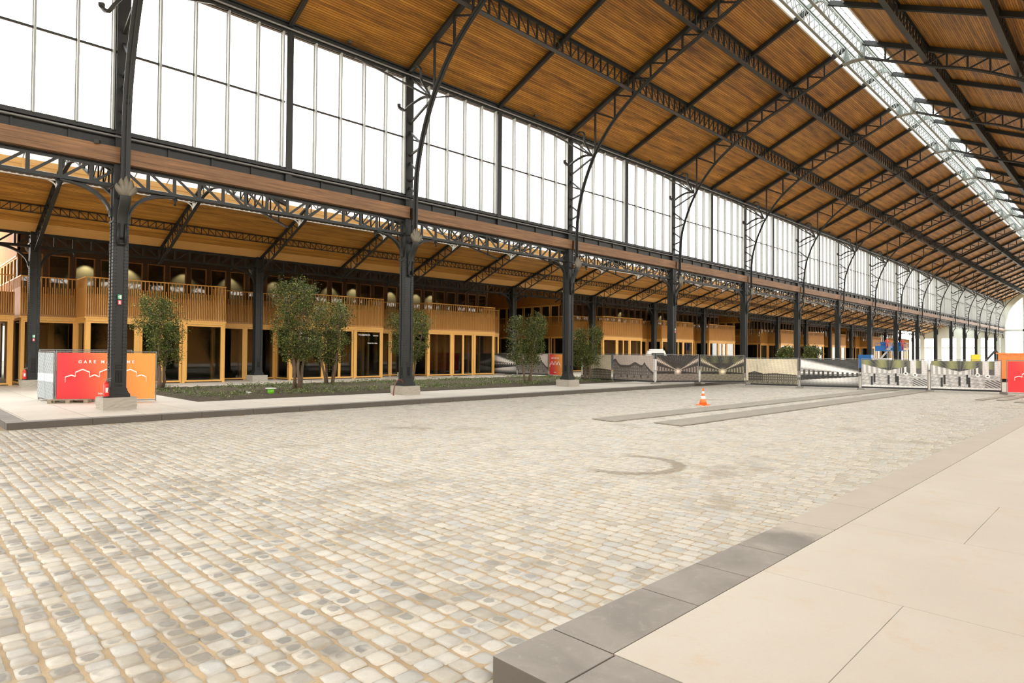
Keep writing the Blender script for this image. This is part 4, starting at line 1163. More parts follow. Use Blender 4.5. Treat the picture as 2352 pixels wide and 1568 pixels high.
b = MB(); b.box(XW - .05, XW + .04, -10, BLK0 - .3, ZRAIL - .06, ZRAIL); b.box(XW - .08, XW + .06, -10, BLK0 - .3, ZT + .02, ZS); b.obj('handrail', 'frame', t)
t = thing('wooden_stair', 'slatted wooden stair rising to the right above the left balcony', 'stair', (-47, BLK0 - 5.6, 0))
b = MB()
for k in range(14): b.box(-1.0, 0, k * .33, k * .33 + .34, ZS + .12 + k * .23, ZS + .2 + k * .23)
b.obj('treads', 'slat_back', t)
b = MB(); 
for x in (0.02, -1.05): b.bar((x, 0, ZS + .1), (x, 4.7, ZS + .1 + 3.3), .06, .3)
b.obj('stringer', 'frame', t)
b = MB()
for k in range(24): y = k * .2; z = ZS + .15 + y * .7; b.box(0, .05, y, y + .05, z, z + 1.05)
b.obj('balusters', 'slat', t)
b = MB(); b.bar((.03, 0, ZS + 1.22), (.03, 4.8, ZS + 1.22 + 3.36), .07, .07); b.obj('handrail', 'frame', t)

# warm wall-washers inside the upper storey and shop lights behind the ground glazing
def lamp(x, y, z, e, col=(1, .88, .62), r=.05, typ='SPOT'):
    l = bpy.data.lights.new('wall_washer', typ); l.energy = e; l.color = col; l.shadow_soft_size = r
    if typ == 'SPOT': l.spot_size = math.radians(95); l.spot_blend = .6
    o = bpy.data.objects.new('wall_washer', l); COL.objects.link(o); o.location = (x, y, z)
    o.rotation_euler = Vector((-.45, 0, -1)).to_track_quat('-Z', 'Y').to_euler()
for y, e in ((9.6, 420), (12.0, 420), (15.6, 200), (18.9, 240), (22.4, 180), (27.3, 220), (29.6, 260), (33.5, 240), (36.4, 240), (38.2, 240), (64, 200), (70, 200), (80, 200)):
    lamp(-48.95, y, H + 5.75, e * .22)

# ------------------------------------------------------------------ end wall of the nave and aisle
def end_wall():
    y = YEND
    hw = 12.1; spring = H + 7.6; n = 32
    # arched opening profile
    def az(x):
        d = abs(x - XR) / hw; return spring + (H + 16.9 - spring) * math.sqrt(max(0, 1 - d ** 2.4))
    b = MB(); xs = [XR - hw + 2 * hw * k / n for k in range(n + 1)]
    for x0, x1 in zip(xs[:-1], xs[1:]):
        b.add([(x0, y, az(x0)), (x1, y, az(x1)), (x1, y, zroof(x1) + .1), (x0, y, zroof(x0) + .1), (x0, y + .5, az(x0)), (x1, y + .5, az(x1)), (x1, y + .5, zroof(x1) + .1), (x0, y + .5, zroof(x0) + .1)],
              [(0, 1, 2, 3), (4, 7, 6, 5), (0, 4, 5, 1)])
    b.box(XA - .6, XR - hw, y, y + .5, 0, zroof(-25) + .4); b.box(XR + hw, 1, y, y + .5, 0, zroof(-25) + .4)
    root = struct(b.obj('wall_end', 'endwall'))
    b = MB(); b.add([(XR - hw, y + .3, 0), (XR + hw, y + .3, 0), (XR + hw, y + .3, H + 17), (XR - hw, y + .3, H + 17)], [(0, 1, 2, 3)]); b.obj('glass', 'glass_clear', root)
    b = MB(); b.box(XR - hw, XR + hw, y + .1, y + .4, H + 6.2, H + 6.7)
    for x in (-21, -16.7, -12.4, -8.2, -4): b.box(x - .15, x + .15, y + .1, y + .4, 0, az(x))
    b.obj('window_bars', 'endwall', root)
    # aisle end: piers, lintel and two rows of windows
    b = MB(); b.box(-44, XA - .6, y, y + .4, H + 4.6, H + 10.5)
    for x in (-42.3, -38.4, -34.2, -30.0, -26.2): b.box(x - .5, x + .5, y, y + .4, 0, H + 4.6)
    b.box(-44, XA - .6, y + .1, y + .3, H + 2.05, H + 2.3)
    struct(b.obj('wall_end', 'endwall'))
end_wall()

# ------------------------------------------------------------------ construction fences
def ray_post(px, prev, z, L):
    """ground point on the photo column px that lies L metres from prev"""
    best = None
    for k in range(400):
        py = 860 + k * .15
        p = ray_ground(px, py, z); e = abs(math.hypot(p[0] - prev[0], p[1] - prev[1]) - L)
        if p[1] > 0 and (best is None or e < best[0]): best = (e, p)
    return best[1]
def depth_point(px, depth):
    d = F + R * ((px - 1176) / FPX); k = depth / F.dot(d); return (d.x * k, d.y * k)
def ss(a, b_, x):
    t = np.clip((x - a) / (b_ - a), 0, 1); return t * t * (3 - 2 * t)
def nz(u, v, f, seed):
    r = np.random.default_rng(seed); out = 0
    for k in range(5):
        a, b_, p, q = r.uniform(-1, 1, 4); fr = f * (1.7 ** k)
        out = out + np.sin((u * a + v * b_) * fr * 6.28 + p * 9) * np.cos((u * b_ - v * a) * fr * 5.1 + q * 9) / (1.4 ** k)
    return out / 2.5
def pic_station(u, v):      # train shed in steep perspective, light beams to a bright end
    cx, cy = .5, .40
    ang = np.arctan2(v - cy, u - cx); r = np.hypot((u - cx) * 1.7, v - cy)
    g = .16 + .05 * nz(u, v, 6, 3) + 0 * r
    for a, wd in ((.72, .10), (2.42, .10)):
        g = g + .62 * np.exp(-((ang - a) / wd) ** 2) * (.5 + .5 * (np.sin(r * 90) > -.6)) * (v > cy)
    g = g + .06 * np.sin(ang * 60) * (v > cy)
    lo = v < cy
    g = np.where(lo, .42 + .1 * nz(u, v, 7, 8) - .30 * ((np.abs(v - .33) < .05) & (np.abs(u - .5) > .08)), g)
    side = (np.abs(ang - 3.05) < .28) | (np.abs(ang - .1) < .28)
    g = np.where(side & (r > .12), .28 + .25 * (np.sin(r * 55) > .3), g)
    g = g + .75 * np.exp(-(r / .10) ** 2)
    return g
def pic_warehouse(u, v):    # long building under a pale sky
    g = .80 + .1 * nz(u, v, 1.5, 4) * v
    roof = .42 - .10 * np.abs(u - .2)
    roof = np.where(u < .33, .50 - .5 * np.abs(u - .17) * 1.0, .44 - .12 * np.abs(u - .58) * 1.2)
    inb = (v < roof) & (v > .12) & (u > .04)
    win = (np.sin(u * 150) > 0) & (np.sin(v * 60) > -.2)
    g = np.where(inb, .20 + .22 * win + .12 * (u > .33) - .1 * (v > roof - .05), g)
    g = np.where((np.abs(u - .22) < .006) & (v > .3) & (v < .78), .2, g)
    g = np.where(v <= .12, .40 + .2 * nz(u, v, 9, 5), g)
    return g
def pic_facade(u, v):       # ornate town facade, pale sky
    g = .68 + .05 * nz(u, v, 2, 6)
    roof = .60 + .12 * np.exp(-((u - .56) / .09) ** 2) + .25 * np.exp(-((u - .04) / .08) ** 2) + .12 * np.exp(-((u - .78) / .03) ** 2) - .25 * ss(.8, 1, u)
    inb = (v < roof) & (v > .22)
    g = np.where(inb, .36 + .13 * (np.sin(u * 120) > .2) * (np.sin(v * 50) > 0) + .05 * nz(u, v, 12, 2), g)
    g = np.where(inb & (v > roof - .10), .25, g)
    g = np.where(v <= .22, .45 + .12 * nz(u, v, 8, 9) - .2 * ((v > .1) & (np.sin(u * 37 + 1) > .82)), g)
    return g
def pic_shed(u, v):         # side view of the shed interior, white roof sweep
    g = .20 + .72 * ss(.55, .75, v + .25 * u) * (1 - ss(.92, 1.08, v + .45 * u)) + .05 * nz(u, v, 5, 1)
    band = (v < .60 - .10 * u) & (v > .40)
    g = np.where(band, .22 + .62 * ((np.sin(u * 75) > -.1) & (np.sin(v * 55) > -.5)), g)
    g = np.where((v <= .40) & (v > .2), .16 + .1 * nz(u, v, 9, 2), g)
    g = np.where(v <= .2 + .16 * u, .30 + .55 * ss(.0, .22, v + .0) * ss(.1, .9, 1 - abs(u - .55)), g)
    return g
def pic_market(u, v):       # goods hall: crates and men in front of receding posts
    g = .80 - .02 * u
    ro = (v > .62 + .55 * np.abs(u - .42)) & (u < .70)
    g = np.where(ro, .18 + .12 * (np.sin((u - .42) / (v - .45) * 40) > .3), g)
    g = np.where((v > .5) & (v <= .62 + .55 * np.abs(u - .42)) & (u < .7), .62 + .2 * (np.sin((u - .42) * 80) > 0), g)
    for c, w_ in ((.60, .012), (.64, .02), (.72, .03), (.88, .04)): g = np.where((np.abs(u - c) < w_) & (v > .30), .30, g)
    g = np.where(v < .52, .66 + .24 * nz(u, v, 7, 5), g)
    for c, h in ((.16, .40), (.2, .5), (.42, .45), (.53, .52), (.56, .42)):
        g = np.where((np.abs(u - c) < .014) & (v < h) & (v > h - .33), .16, g)
    for c, h in ((.68, .52), (.82, .48)):
        r = np.hypot((u - c) * 1.75, v - h); g = np.where((r < .06) & (r > .03), .95, g); g = np.where(r <= .03, .3, g)
    g = np.where((v < .34) & (u > .78) , .5 + .3 * np.sin(u * 90 + v * 80), g)
    g = np.where((v < .07), .85 + .1 * nz(u, v, 20, 3), g)
    return g
def print_mesh(W_, Hh, fn, warm, green=0.0, nx=150, ny=86, sag=.0):
    u = np.linspace(0, 1, nx + 1); v = np.linspace(0, 1, ny + 1)
    Uu, Vv = np.meshgrid(u, v, indexing='ij')
    bow = .03 * np.sin(Uu * math.pi) * np.sin(Vv * 5 + Uu * 3) + .015 * np.sin(Uu * 9)
    b = MB(); P = np.stack([Uu * W_, bow, Vv * Hh], -1).reshape(-1, 3)
    b.v = [tuple(q) for q in P]
    b.f = [(i * (ny + 1) + j, (i + 1) * (ny + 1) + j, (i + 1) * (ny + 1) + j + 1, i * (ny + 1) + j + 1) for i in range(nx) for j in range(ny)]
    me = b.mesh('banner', 'print', True)
    g = np.clip(fn(Uu, Vv) * (1 + .16 * nz(Uu, Vv, 13, 5)) + .04 * nz(Uu, Vv, 31, 6), .03, .95)
    g = g ** 2.0
    C = np.stack([g * warm[0], g * warm[1], g * warm[2], np.ones_like(g)], -1)
    if green:
        m_ = (Vv > .72) & (g < .3); k = (m_ * green * (.5 + .5 * np.sin(Uu * 25)))[..., None]
        C = C * (1 - k) + k * np.array([.30, .31, .12, 1])
    a = me.color_attributes.new('print', 'FLOAT_COLOR', 'POINT'); a.data.foreach_set('color', C.reshape(-1).astype(np.float32))
    return me
def red_mesh(W_, Hh, left=False, nx=60, ny=30):
    u = np.linspace(0, 1, nx + 1); v = np.linspace(0, 1, ny + 1); Uu, Vv = np.meshgrid(u, v, indexing='ij')
    bow = .045 * np.sin(Uu * math.pi) * np.sin(Vv * 4 + 1) + .012 * np.sin(Uu * 11 + Vv * 4)
    b = MB(); b.v = [tuple(q) for q in np.stack([Uu * W_, bow, Vv * Hh], -1).reshape(-1, 3)]
    b.f = [(i * (ny + 1) + j, (i + 1) * (ny + 1) + j, (i + 1) * (ny + 1) + j + 1, i * (ny + 1) + j + 1) for i in range(nx) for j in range(ny)]
    me = b.mesh('banner', 'print', True)
    f = ss(.1, .95, Uu + .15 * (Vv - .5))[..., None]
    C = (1 - f) * np.array([.78, .035, .045, 1]) + f * np.array([.95, .36, .07, 1])
    a = me.color_attributes.new('print', 'FLOAT_COLOR', 'POINT'); a.data.foreach_set('color', C.reshape(-1).astype(np.float32))
    return me
def fence_panel(p0, p1, z, label, me, h=2.0, base=.14, logo=False, hasfeet=True, bw0=.06, black=True, group='temporary fence panels with printed banners'):
    L = math.hypot(p1[0] - p0[0], p1[1] - p0[1]); rz = math.atan2(p1[1] - p0[1], p1[0] - p0[0])
    t = thing('fence_panel', label, 'construction fence', (p0[0], p0[1], z), rz, group)
    zb = base
    b = MB()
    for x in (.03, L - .10): b.tube([(x, .0, .02), (x, .0, h)], .021, 8)
    for zz in (h - .02, zb + .02): b.tube([(.03, 0, zz), (L - .10, 0, zz)], .017, 8)
    b.obj('tube_frame', 'galv', t)
    b = MB(); x = .15
    while x < L - .12: b.box(x - .002, x + .002, .012, .016, zb, h); x += .12
    for k in range(8): zz = zb + .2 + k * .23; b.box(.03, L - .1, .012, .016, zz - .002, zz + .002)
    b.obj('wire_mesh', 'galv', t)
    o = bpy.data.objects.new('banner', me); COL.objects.link(o); o.parent = t; o.location = (bw0, -.04, zb + .06)
    if black:
        b = MB(); b.box(bw0, L - .12, -.05, .0, zb - .02, zb + .08); b.obj('hem', 'banner_dark', t)
    if logo:
        W_ = L - .18; Hh = h - zb - .1
        o.name = 'banner'
        def bar_poly(pts, w, bm):
            for a, c in zip(pts[:-1], pts[1:]): bm.bar((a[0], -.10, a[1]), (c[0], -.10, c[1]), .012, w, (0, 0, 1))
        txt('GARE MARITIME', .16, 'lettering', t, (bw0 + W_ * .5, -.11, zb + Hh * .80), (math.pi / 2, 0, 0), 'lettering', 'CENTER', .004, 1.75, .004)
        txt('TOUR&TAXIS', .085, 'lettering', t, (bw0 + W_ * .50, -.11, zb + Hh * .14), (math.pi / 2, 0, 0), 'lettering', 'CENTER', .004, 1.1, .003)
        bm = MB(); f = [(.09, .40), (.09, .51), (.15, .55), (.19, .52), (.19, .61), (.26, .67), (.33, .61), (.33, .51), (.38, .555), (.43, .51), (.43, .61), (.50, .67), (.57, .61), (.57, .51), (.62, .555), (.67, .51),
                        (.67, .61), (.74, .67), (.81, .61), (.81, .52), (.86, .55), (.91, .51), (.91, .40)]
        bar_poly([(bw0 + a * W_, zb + c * Hh) for a, c in f], .042, bm); bm.obj('roofline_logo', 'lettering', t)
    if hasfeet:
        b = MB(); b.box(L - .17, L + .17, -.38, .38, 0.0, .10); b.box(L - .11, L + .11, -.30, .30, .10, .13); b.obj('concrete_foot', 'concrete', t)
    return t
sep = (1.0, .86, .66); grey = (1.0, .98, .93)
W35 = 3.32; HB = 1.78
# main line of fences across the nave, from the right picture edge to the left
Q = [(-5.85, 46.4)]
for px in (2136, 1977, 1837, 1712): Q.append(ray_post(px, Q[-1], ZC, 3.5))
Qz = [ZC] * 5
nx_ = Q[-1]
for px in (1607, 1506, 1408): Q.append(ray_post(px, Q[-1], 0.0, 3.45)); Qz.append(0.0)
specs = [('fence panel with greyscale goods hall print, rightmost beside the red banner', pic_market, grey, .8),
         ('fence panel with greyscale goods hall print, left of its twin', pic_market, grey, .8),
         ('fence panel with grey print of a long train shed roof', pic_shed, grey, 0),
         ('fence panel with sepia print of a warehouse with chimney under a pale sky', pic_warehouse, (1.0, .90, .66), 0),
         ('fence panel with olive sepia print of converging roof beams, right one of two', pic_station, (.95, .85, .60), .2),
         ('fence panel with brown sepia print of converging roof beams, left one of two', pic_station, (1.0, .82, .66), 0),
         ('fence panel with pinkish sepia print of an ornate town facade', pic_facade, (1.0, .86, .74), 0)]
for k, (lab, fn, wm, gr) in enumerate(specs):
    p1, p0 = Q[k], Q[k + 1]
    L = math.hypot(p1[0] - p0[0], p1[1] - p0[1])
    z = min(Qz[k], Qz[k + 1]) if k < 4 else 0.0
    if k == 4: z = -0.02
    fence_panel(p0, p1, z, lab, print_mesh(L - .2, HB - .06, fn, wm, gr), hasfeet=True)
# continuing left behind the trees
p7 = Q[7]; p8 = ray_post(1335, p7, 0.0, 3.3)
L = math.hypot(p7[0] - p8[0], p7[1] - p8[1])
fence_panel(p8, p7, 0, 'fence panel with pale sepia print behind the rightmost tree', print_mesh(L - .2, HB - .06, pic_warehouse, (1, .9, .66)), hasfeet=False)
p9 = (-36.2, 40.8)
L = math.hypot(p8[0] - p9[0], p8[1] - p9[1])
fence_panel(p9, (p9[0] + 3.45 * (p8[0] - p9[0]) / L, p9[1] + 3.45 * (p8[1] - p9[1]) / L), 0, 'fence panel with red to orange logo banner behind the third nave column', red_mesh(3.27, HB - .06), logo=True, black=False)
p10 = (-39.65, 40.4)
fence_panel(p10, p9, 0, 'fence panel with brown facade print behind the fourth tree', print_mesh(3.25, HB - .06, pic_facade, (1, .9, .78)))
p11 = (-43.1, 40.4)
fence_panel(p11, p10, 0, 'fence panel with grey print against the pavilion corner', print_mesh(3.25, HB - .06, pic_shed, grey))
# red banner at the right picture edge
fence_panel((-5.55, 44.9), (-2.25, 46.2), ZC, 'fence panel with red logo banner at the right picture edge', red_mesh(3.3, HB - .06), logo=True, black=False)
# fenced enclosure at the left
e0, e1 = (-29.15, 4.75), (-27.55, 7.85)
L = math.hypot(e1[0] - e0[0], e1[1] - e0[1])
fence_panel(e0, e1, 0, 'fence panel with red to orange logo banner behind the first nave column', red_mesh(L - .18, HB), logo=True, black=False, hasfeet=False, base=.05, h=1.96)
e2 = depth_point(90, 25.3)
def pic_map(u, v): return .62 + .25 * nz(u, v, 14, 11) - .1 * ((np.abs(u - .5) < .03)) + .2 * ((v < .55) & (v > .38))
L = math.hypot(e0[0] - e2[0], e0[1] - e2[1])
mm = print_mesh(L - .18, HB, pic_map, (.80, .92, .98))
fence_panel(e2, e0, 0, 'fence panel with pale blue map banner turned away at far left', mm, black=False, hasfeet=False, base=.05, h=1.96)
e3 = (e2[0] + 1.9, e2[1] + 2.9)
fence_panel(e2, e3, 0, 'bare steel fence panel behind the red banner', print_mesh(3.2, HB, pic_map, (.9, .9, .9)), black=False, hasfeet=False, base=.05, h=2.02)
# pallet leaning out under the enclosure
t = thing('wooden_pallet', 'grey wooden pallet on the ground under the left fence banner', 'pallet', (-28.75, 4.45, 0), math.atan2(e1[1] - e0[1], e1[0] - e0[0]))
b = MB()
for k in range(5): b.box(0, 1.3, k * .17, k * .17 + .11, .115, .14)
b.obj('deck_boards', 'pallet', t)
b = MB()
for x in (0, .58, 1.16):
    for y in (0, .34, .66): b.box(x, x + .14, y, y + .12, .02, .115)
b.obj('blocks', 'pallet', t)
b = MB()
for y in (0, .34, .66): b.box(0, 1.3, y, y + .12, 0, .02)
b.obj('bottom_boards', 'pallet', t)
# bundle of barrier tape and boards behind the banner
for k, (dx, dy, r, m_, lab) in enumerate([(.9, .5, .25, 'sign_pink', 'red and white barrier board lying under the left banner edge'), (1.7, .55, .6, 'sign_white', 'white barrier board lying behind the first nave column plinth'), (1.3, .75, 1.2, 'orange', 'orange barrier board lying under the red banner')]):
    cx = e0[0] + .46 * dx - .6; cy = e0[1] + dx * .88 + .1
    t = thing('barrier_board', lab, 'barrier board', (cx, cy, .02), r, 'barrier boards under the banner')
    b = MB(); b.box(-.6, .6, -.09, .09, 0, .03); b.obj('board', m_, t)
    b = MB()
    for q in range(4): b.add([(-.55 + q * .3, -.09, .032), (-.43 + q * .3, -.09, .032), (-.35 + q * .3, .09, .032), (-.47 + q * .3, .09, .032)], [(0, 1, 2, 3)])
    b.obj('stripes', 'sign_white' if m_ != 'sign_white' else 'sign_pink', t)

# ------------------------------------------------------------------ track strips, cone, mats
def strip(x0, y0, x1, y1, w, label, th=.03, grp=None, name='rubber_strip'):
    L = math.hypot(x1 - x0, y1 - y0); rz = math.atan2(y1 - y0, x1 - x0)
    b = MB(); n = max(1, int(L / 3.2))
    for k in range(n): b.box(k * L / n + .01, (k + 1) * L / n - .01, -w / 2, w / 2, 0, th)
    o = b.obj(name, 'rubber_mat', None, loc=(x0, y0, ZC + .012)); o.rotation_euler = (0, 0, rz)
    return tag(o, label, 'ground protection strip', grp)
strip(-12.56, 16.8, -11.6, 47.5, .95, 'long dark ground strip nearer the cone, left of two', grp='long ground strips towards the fence')
strip(-10.5, 17.35, -9.9, 46.5, 1.0, 'long dark ground strip nearer the camera, right of two', grp='long ground strips towards the fence')
strip(-5.9, 38.9, -5.3, 45.0, .34, 'short dark ground strip near the red banner, nearer of two'); strip(-5.1, 39.4, -4.6, 45.4, .34, 'short dark ground strip near the red banner, farther right of two')
strip(-4.25, 38.3, -3.6, 45.0, .4, 'short dark ground strip at the right picture edge')
g0 = ray_ground(1615, 930, ZC)
t = thing('traffic_cone', 'orange traffic cone with white bands standing on the setts', 'traffic cone', (g0[0], g0[1], ZC))
b = MB(); b.box(-.22, .22, -.22, .22, 0, .035); b.obj('base', 'orange', t)
b = MB(); b.lathe([(.165, .035), (.115, .26)], n=24); b.lathe([(.083, .40), (.06, .50)], n=24); b.lathe([(.04, .60), (.028, .72), (.024, .735)], n=24); b.obj('cone_body', 'orange', t, True)
b = MB(); b.lathe([(.116, .26), (.083, .40)], n=24); b.lathe([(.061, .50), (.04, .60)], n=24); b.obj('reflective_bands', 'white', t, True)

# inspection cover in the left platform
o = MB(); o.box(-.85, .85, -.9, .9, 0, .004)
o = o.obj('inspection_cover', 'paving', None, loc=(-23.4, 11.6, .001)); tag(o, 'recessed square inspection cover in the pale platform paving', 'inspection cover')

# green stake box in the bed
t = thing('valve_box', 'lime green marker drum with white lid in the planting bed', 'marker', (-27.9, 12.55, .06))
b = MB(); b.lathe([(.14, 0), (.14, .26)], n=20); b.obj('drum', 'green', t, True)
b = MB(); b.lathe([(.24, .26), (.24, .29), (.1, .30)], n=20); b.obj('lid', 'white', t, True)
b = MB(); b.v = [(-.9, -.25, .02), (-.1, -.2, .05), (-.15, .15, .03), (-.8, .2, .06), (-.5, 0, .1)]; b.f = [(0, 1, 4), (1, 2, 4), (2, 3, 4), (3, 0, 4)]
o = b.obj('plastic_sheet', 'white', None, loc=(-28.6, 12.0, .06)); tag(o, 'crumpled white sheet lying on soil left of the green drum', 'sheet')

# ------------------------------------------------------------------ extinguishers, hose, plates on columns
def extinguisher(x, y, z, lab):
    t = thing('fire_extinguisher', lab, 'fire extinguisher', (x, y, z), 0, 'red fire extinguishers')
    b = MB(); b.lathe([(.085, .03), (.09, .06), (.09, .42), (.075, .48), (.03, .53), (.03, .56)], n=18); b.obj('cylinder', 'red', t, True)
    b = MB(); b.lathe([(.1, 0), (.1, .05)], n=18); b.obj('foot_ring', 'black', t)
    b = MB(); b.box(-.03, .03, -.02, .12, .56, .6); b.bar((0, -.01, .6), (0, .14, .66), .03, .02); b.obj('valve', 'galv', t)
    b = MB(); b.tube(smooth([(.0, .03, .58), (.12, .06, .55), (.13, .05, .35), (.1, .03, .2)], 4), .012, 6); b.obj('hose', 'black', t)
    b = MB(); b.box(.087, .092, -.04, .04, .18, .34); b.obj('label_plate', 'sign_white', t)
    return t
extinguisher(XA + .36, Yi(1) - .38, .41, 'red fire extinguisher on the plinth of the first nave column')
extinguisher(XB + .36, Yi(1) - .38, .41, 'red fire extinguisher on the plinth of the first rear column')
def col_sign(x, y, z, lab):
    t = thing('wall_sign', lab, 'sign', (x, y, z), 0, 'small signs on iron columns')
    b = MB(); b.box(0, .012, -.06, .06, 0, .16); b.obj('green_plate', 'sign_green', t)
    b = MB(); b.box(.012, .015, -.01, .05, .02, .14); b.bar((.014, -.05, .08), (.014, -.02, .08), .004, .03); b.obj('pictogram', 'sign_white', t)
    b = MB(); b.box(0, .012, -.05, .05, -.18, -.03); b.obj('red_plate', 'sign_pink', t)
    b = MB(); b.box(.012, .015, -.02, .02, -.15, -.06); b.obj('pictogram', 'sign_white', t)
col_sign(XA + .28, Yi(1) - .02, H + 1.72, 'green and red safety signs on the first nave column')
col_sign(XB + .28, Yi(1) - .02, H + .6, 'green and red safety signs on the first rear column')
col_sign(XA + .28, Yi(4) + .0, H + 1.75, 'green and red safety signs on the fourth nave column')
b = MB(); x, y = XA + .3, Yi(2) - .45
b.tube(smooth([(x - .05, y + .15, .5), (x, y + .05, .66), (x + .05, y - .2, .72), (x + .1, y - .42, .5), (x + .12, y - .5, .2), (x + .12, y - .52, 0)], 5), .03, 8)
tag(b.obj('rain_pipe', 'conduit'), 'rust brown bent pipe beside the plinth of the second nave column', 'pipe')
b = MB(); b.tube(smooth([(XB + .3, Yi(1) + .1, 1.1), (XB + .42, Yi(1) + .12, .9), (XB + .6, Yi(1) + .12, .5), (XB + .62, Yi(1) + .3, .02)], 5), .015, 6)
tag(b.obj('electric_cable', 'black'), 'black cable hanging from the first rear column to the ground', 'cable')
# cameras / spotlights under the eave
def cctv(x, y, z, lab):
    t = thing('security_camera', lab, 'camera', (x, y, z), 0, 'small cameras and floodlights under the roof edges')
    b = MB(); b.bar((0, 0, 0), (0, 0, .14), .04, .04); b.obj('mount', 'black', t)
    b = MB(); b.bar((.0, -.02, -.04), (.2, -.12, -.1), .14, .12); b.obj('housing', 'black', t)
for i in range(1, 7): cctv(XA + .2, Yi(i) + 8.7, H + 13.68, 'small dark floodlight on the eave between the %s and %s nave columns' % (ORD[i], ORD[i + 1]))
cctv(XA + .3, Yi(1) - .7, H + 6.98, 'small dark camera beside the first nave column above the timber beam')

# ------------------------------------------------------------------ trees
def tree(x, y, hh, r, stems, label, seed, trunk_h=.34, spread=.5, nleaf=7500, zb=.05, lsize=.088, shape=None):
    t = thing('small_tree', label, 'tree', (x, y, zb), 0, 'young evergreen trees in the planting bed')
    rr = np.random.default_rng(seed); b = MB(); tips = []
    for s in range(stems):
        a = 2 * math.pi * s / stems + rr.uniform(-.5, .5); d0 = .12 if stems > 1 else 0
        p = Vector((math.cos(a) * d0 * rr.uniform(.6, 2.2), math.sin(a) * d0 * rr.uniform(.6, 2.2), 0)); pts = [p.copy()]
        n = 9; out = Vector((math.cos(a), math.sin(a), 0)) * (spread * r / n * rr.uniform(.5, 1.2))
        for k in range(n):
            p = p + Vector((0, 0, hh * .86 / n)) + out * (.5 + k / n) + Vector((rr.normal(0, .05), rr.normal(0, .05), 0)); pts.append(p.copy())
        b.tube(pts, [.068 * (1 - k / (n + 2)) * (1.0 if stems > 2 else 1.25) + .012 for k in range(n + 1)], 7)
        for k in range(3, n + 1):
            tips.append(pts[k])
            for q in range(3):
                aa = rr.uniform(0, 6.28); l = r * rr.uniform(.35, .8) * (1.1 - .5 * abs(k - 6) / 6)
                e = pts[k] + Vector((math.cos(aa) * l, math.sin(aa) * l, l * rr.uniform(.2, .7)))
                b.tube([pts[k], (pts[k] + e) / 2 + Vector((0, 0, .06)), e], [.028, .018, .008], 5); tips.append(e); tips.append((pts[k] + e) / 2)
    b.obj('trunk', 'bark', t, True)
    T = np.array([tuple(q) for q in tips]); T = T[T[:, 2] > hh * trunk_h]
    # twig clusters around tips, inside an uneven crown
    nleaf = int(nleaf * 1.9); nc = int(nleaf / 22); C = T[rr.integers(0, len(T), nc)] + rr.normal(0, .20, (nc, 3)) * [1, 1, .9]
    lim = 1 + .22 * np.sin(np.arctan2(C[:, 1], C[:, 0]) * 3 + seed) + .15 * np.sin(C[:, 2] * 3 + seed)
    z0 = hh * trunk_h * .8; zz = np.clip((C[:, 2] - z0) / (hh - z0), 0, 1.05)
    prof = np.sqrt(np.clip(1 - np.abs(zz * 1.9 - 1.05) ** 2.6, .02, 1))
    rad = np.hypot(C[:, 0], C[:, 1]); f = np.minimum(1, r * lim * prof / np.maximum(rad, 1e-3)); C[:, 0] *= f; C[:, 1] *= f
    C[:, 2] = np.minimum(C[:, 2], hh + rr.normal(0, .12, len(C)))
    L = (C[:, None, :] + rr.normal(0, .11, (nc, 22, 3))).reshape(-1, 3)
    o = bpy.data.objects.new('foliage', leaves_mesh('foliage', L, lsize, 'leaf', .35, seed)); COL.objects.link(o); o.parent = t
    return t
tp = ray_ground(370, 898, 0)
tree(tp[0], tp[1], 4.7, 1.15, 3, 'flowering evergreen tree right of the first nave column', 11, .30)
tree(-30.3, 15.0, 5.7, 1.35, 4, 'tall multi-stemmed tree beside the green drum, left of two overlapping', 12, .26, .7, 9500)
tree(-33.6, 18.6, 5.0, 1.25, 4, 'multi-stemmed tree overlapping behind the tallest tree', 13, .28, .6, 8500)
tp = depth_point(945, 44.6)
tree(tp[0], tp[1], 5.0, 1.3, 3, 'tree half hidden behind the second nave column', 14, .3, .5, 7500)
tree(-28.6, 30.1, 4.55, 1.2, 3, 'bushy tree left of the third nave column', 15, .22, .55, 8500)
tree(-28.2, 35.8, 3.9, 1.15, 2, 'low bushy tree right of the third nave column', 16, .2, .5, 7500)
for k, (x, y, hh, r) in enumerate([(*depth_point(1808, 82), 2.9, 1.1), (*depth_point(1863, 86), 3.2, 1.3)]):
    tree(x, y, hh, r, 4, 'dark distant bush above the fence, %s of two' % ['left', 'right'][k], 20 + k, .1, .6, 2600, 0, .2)

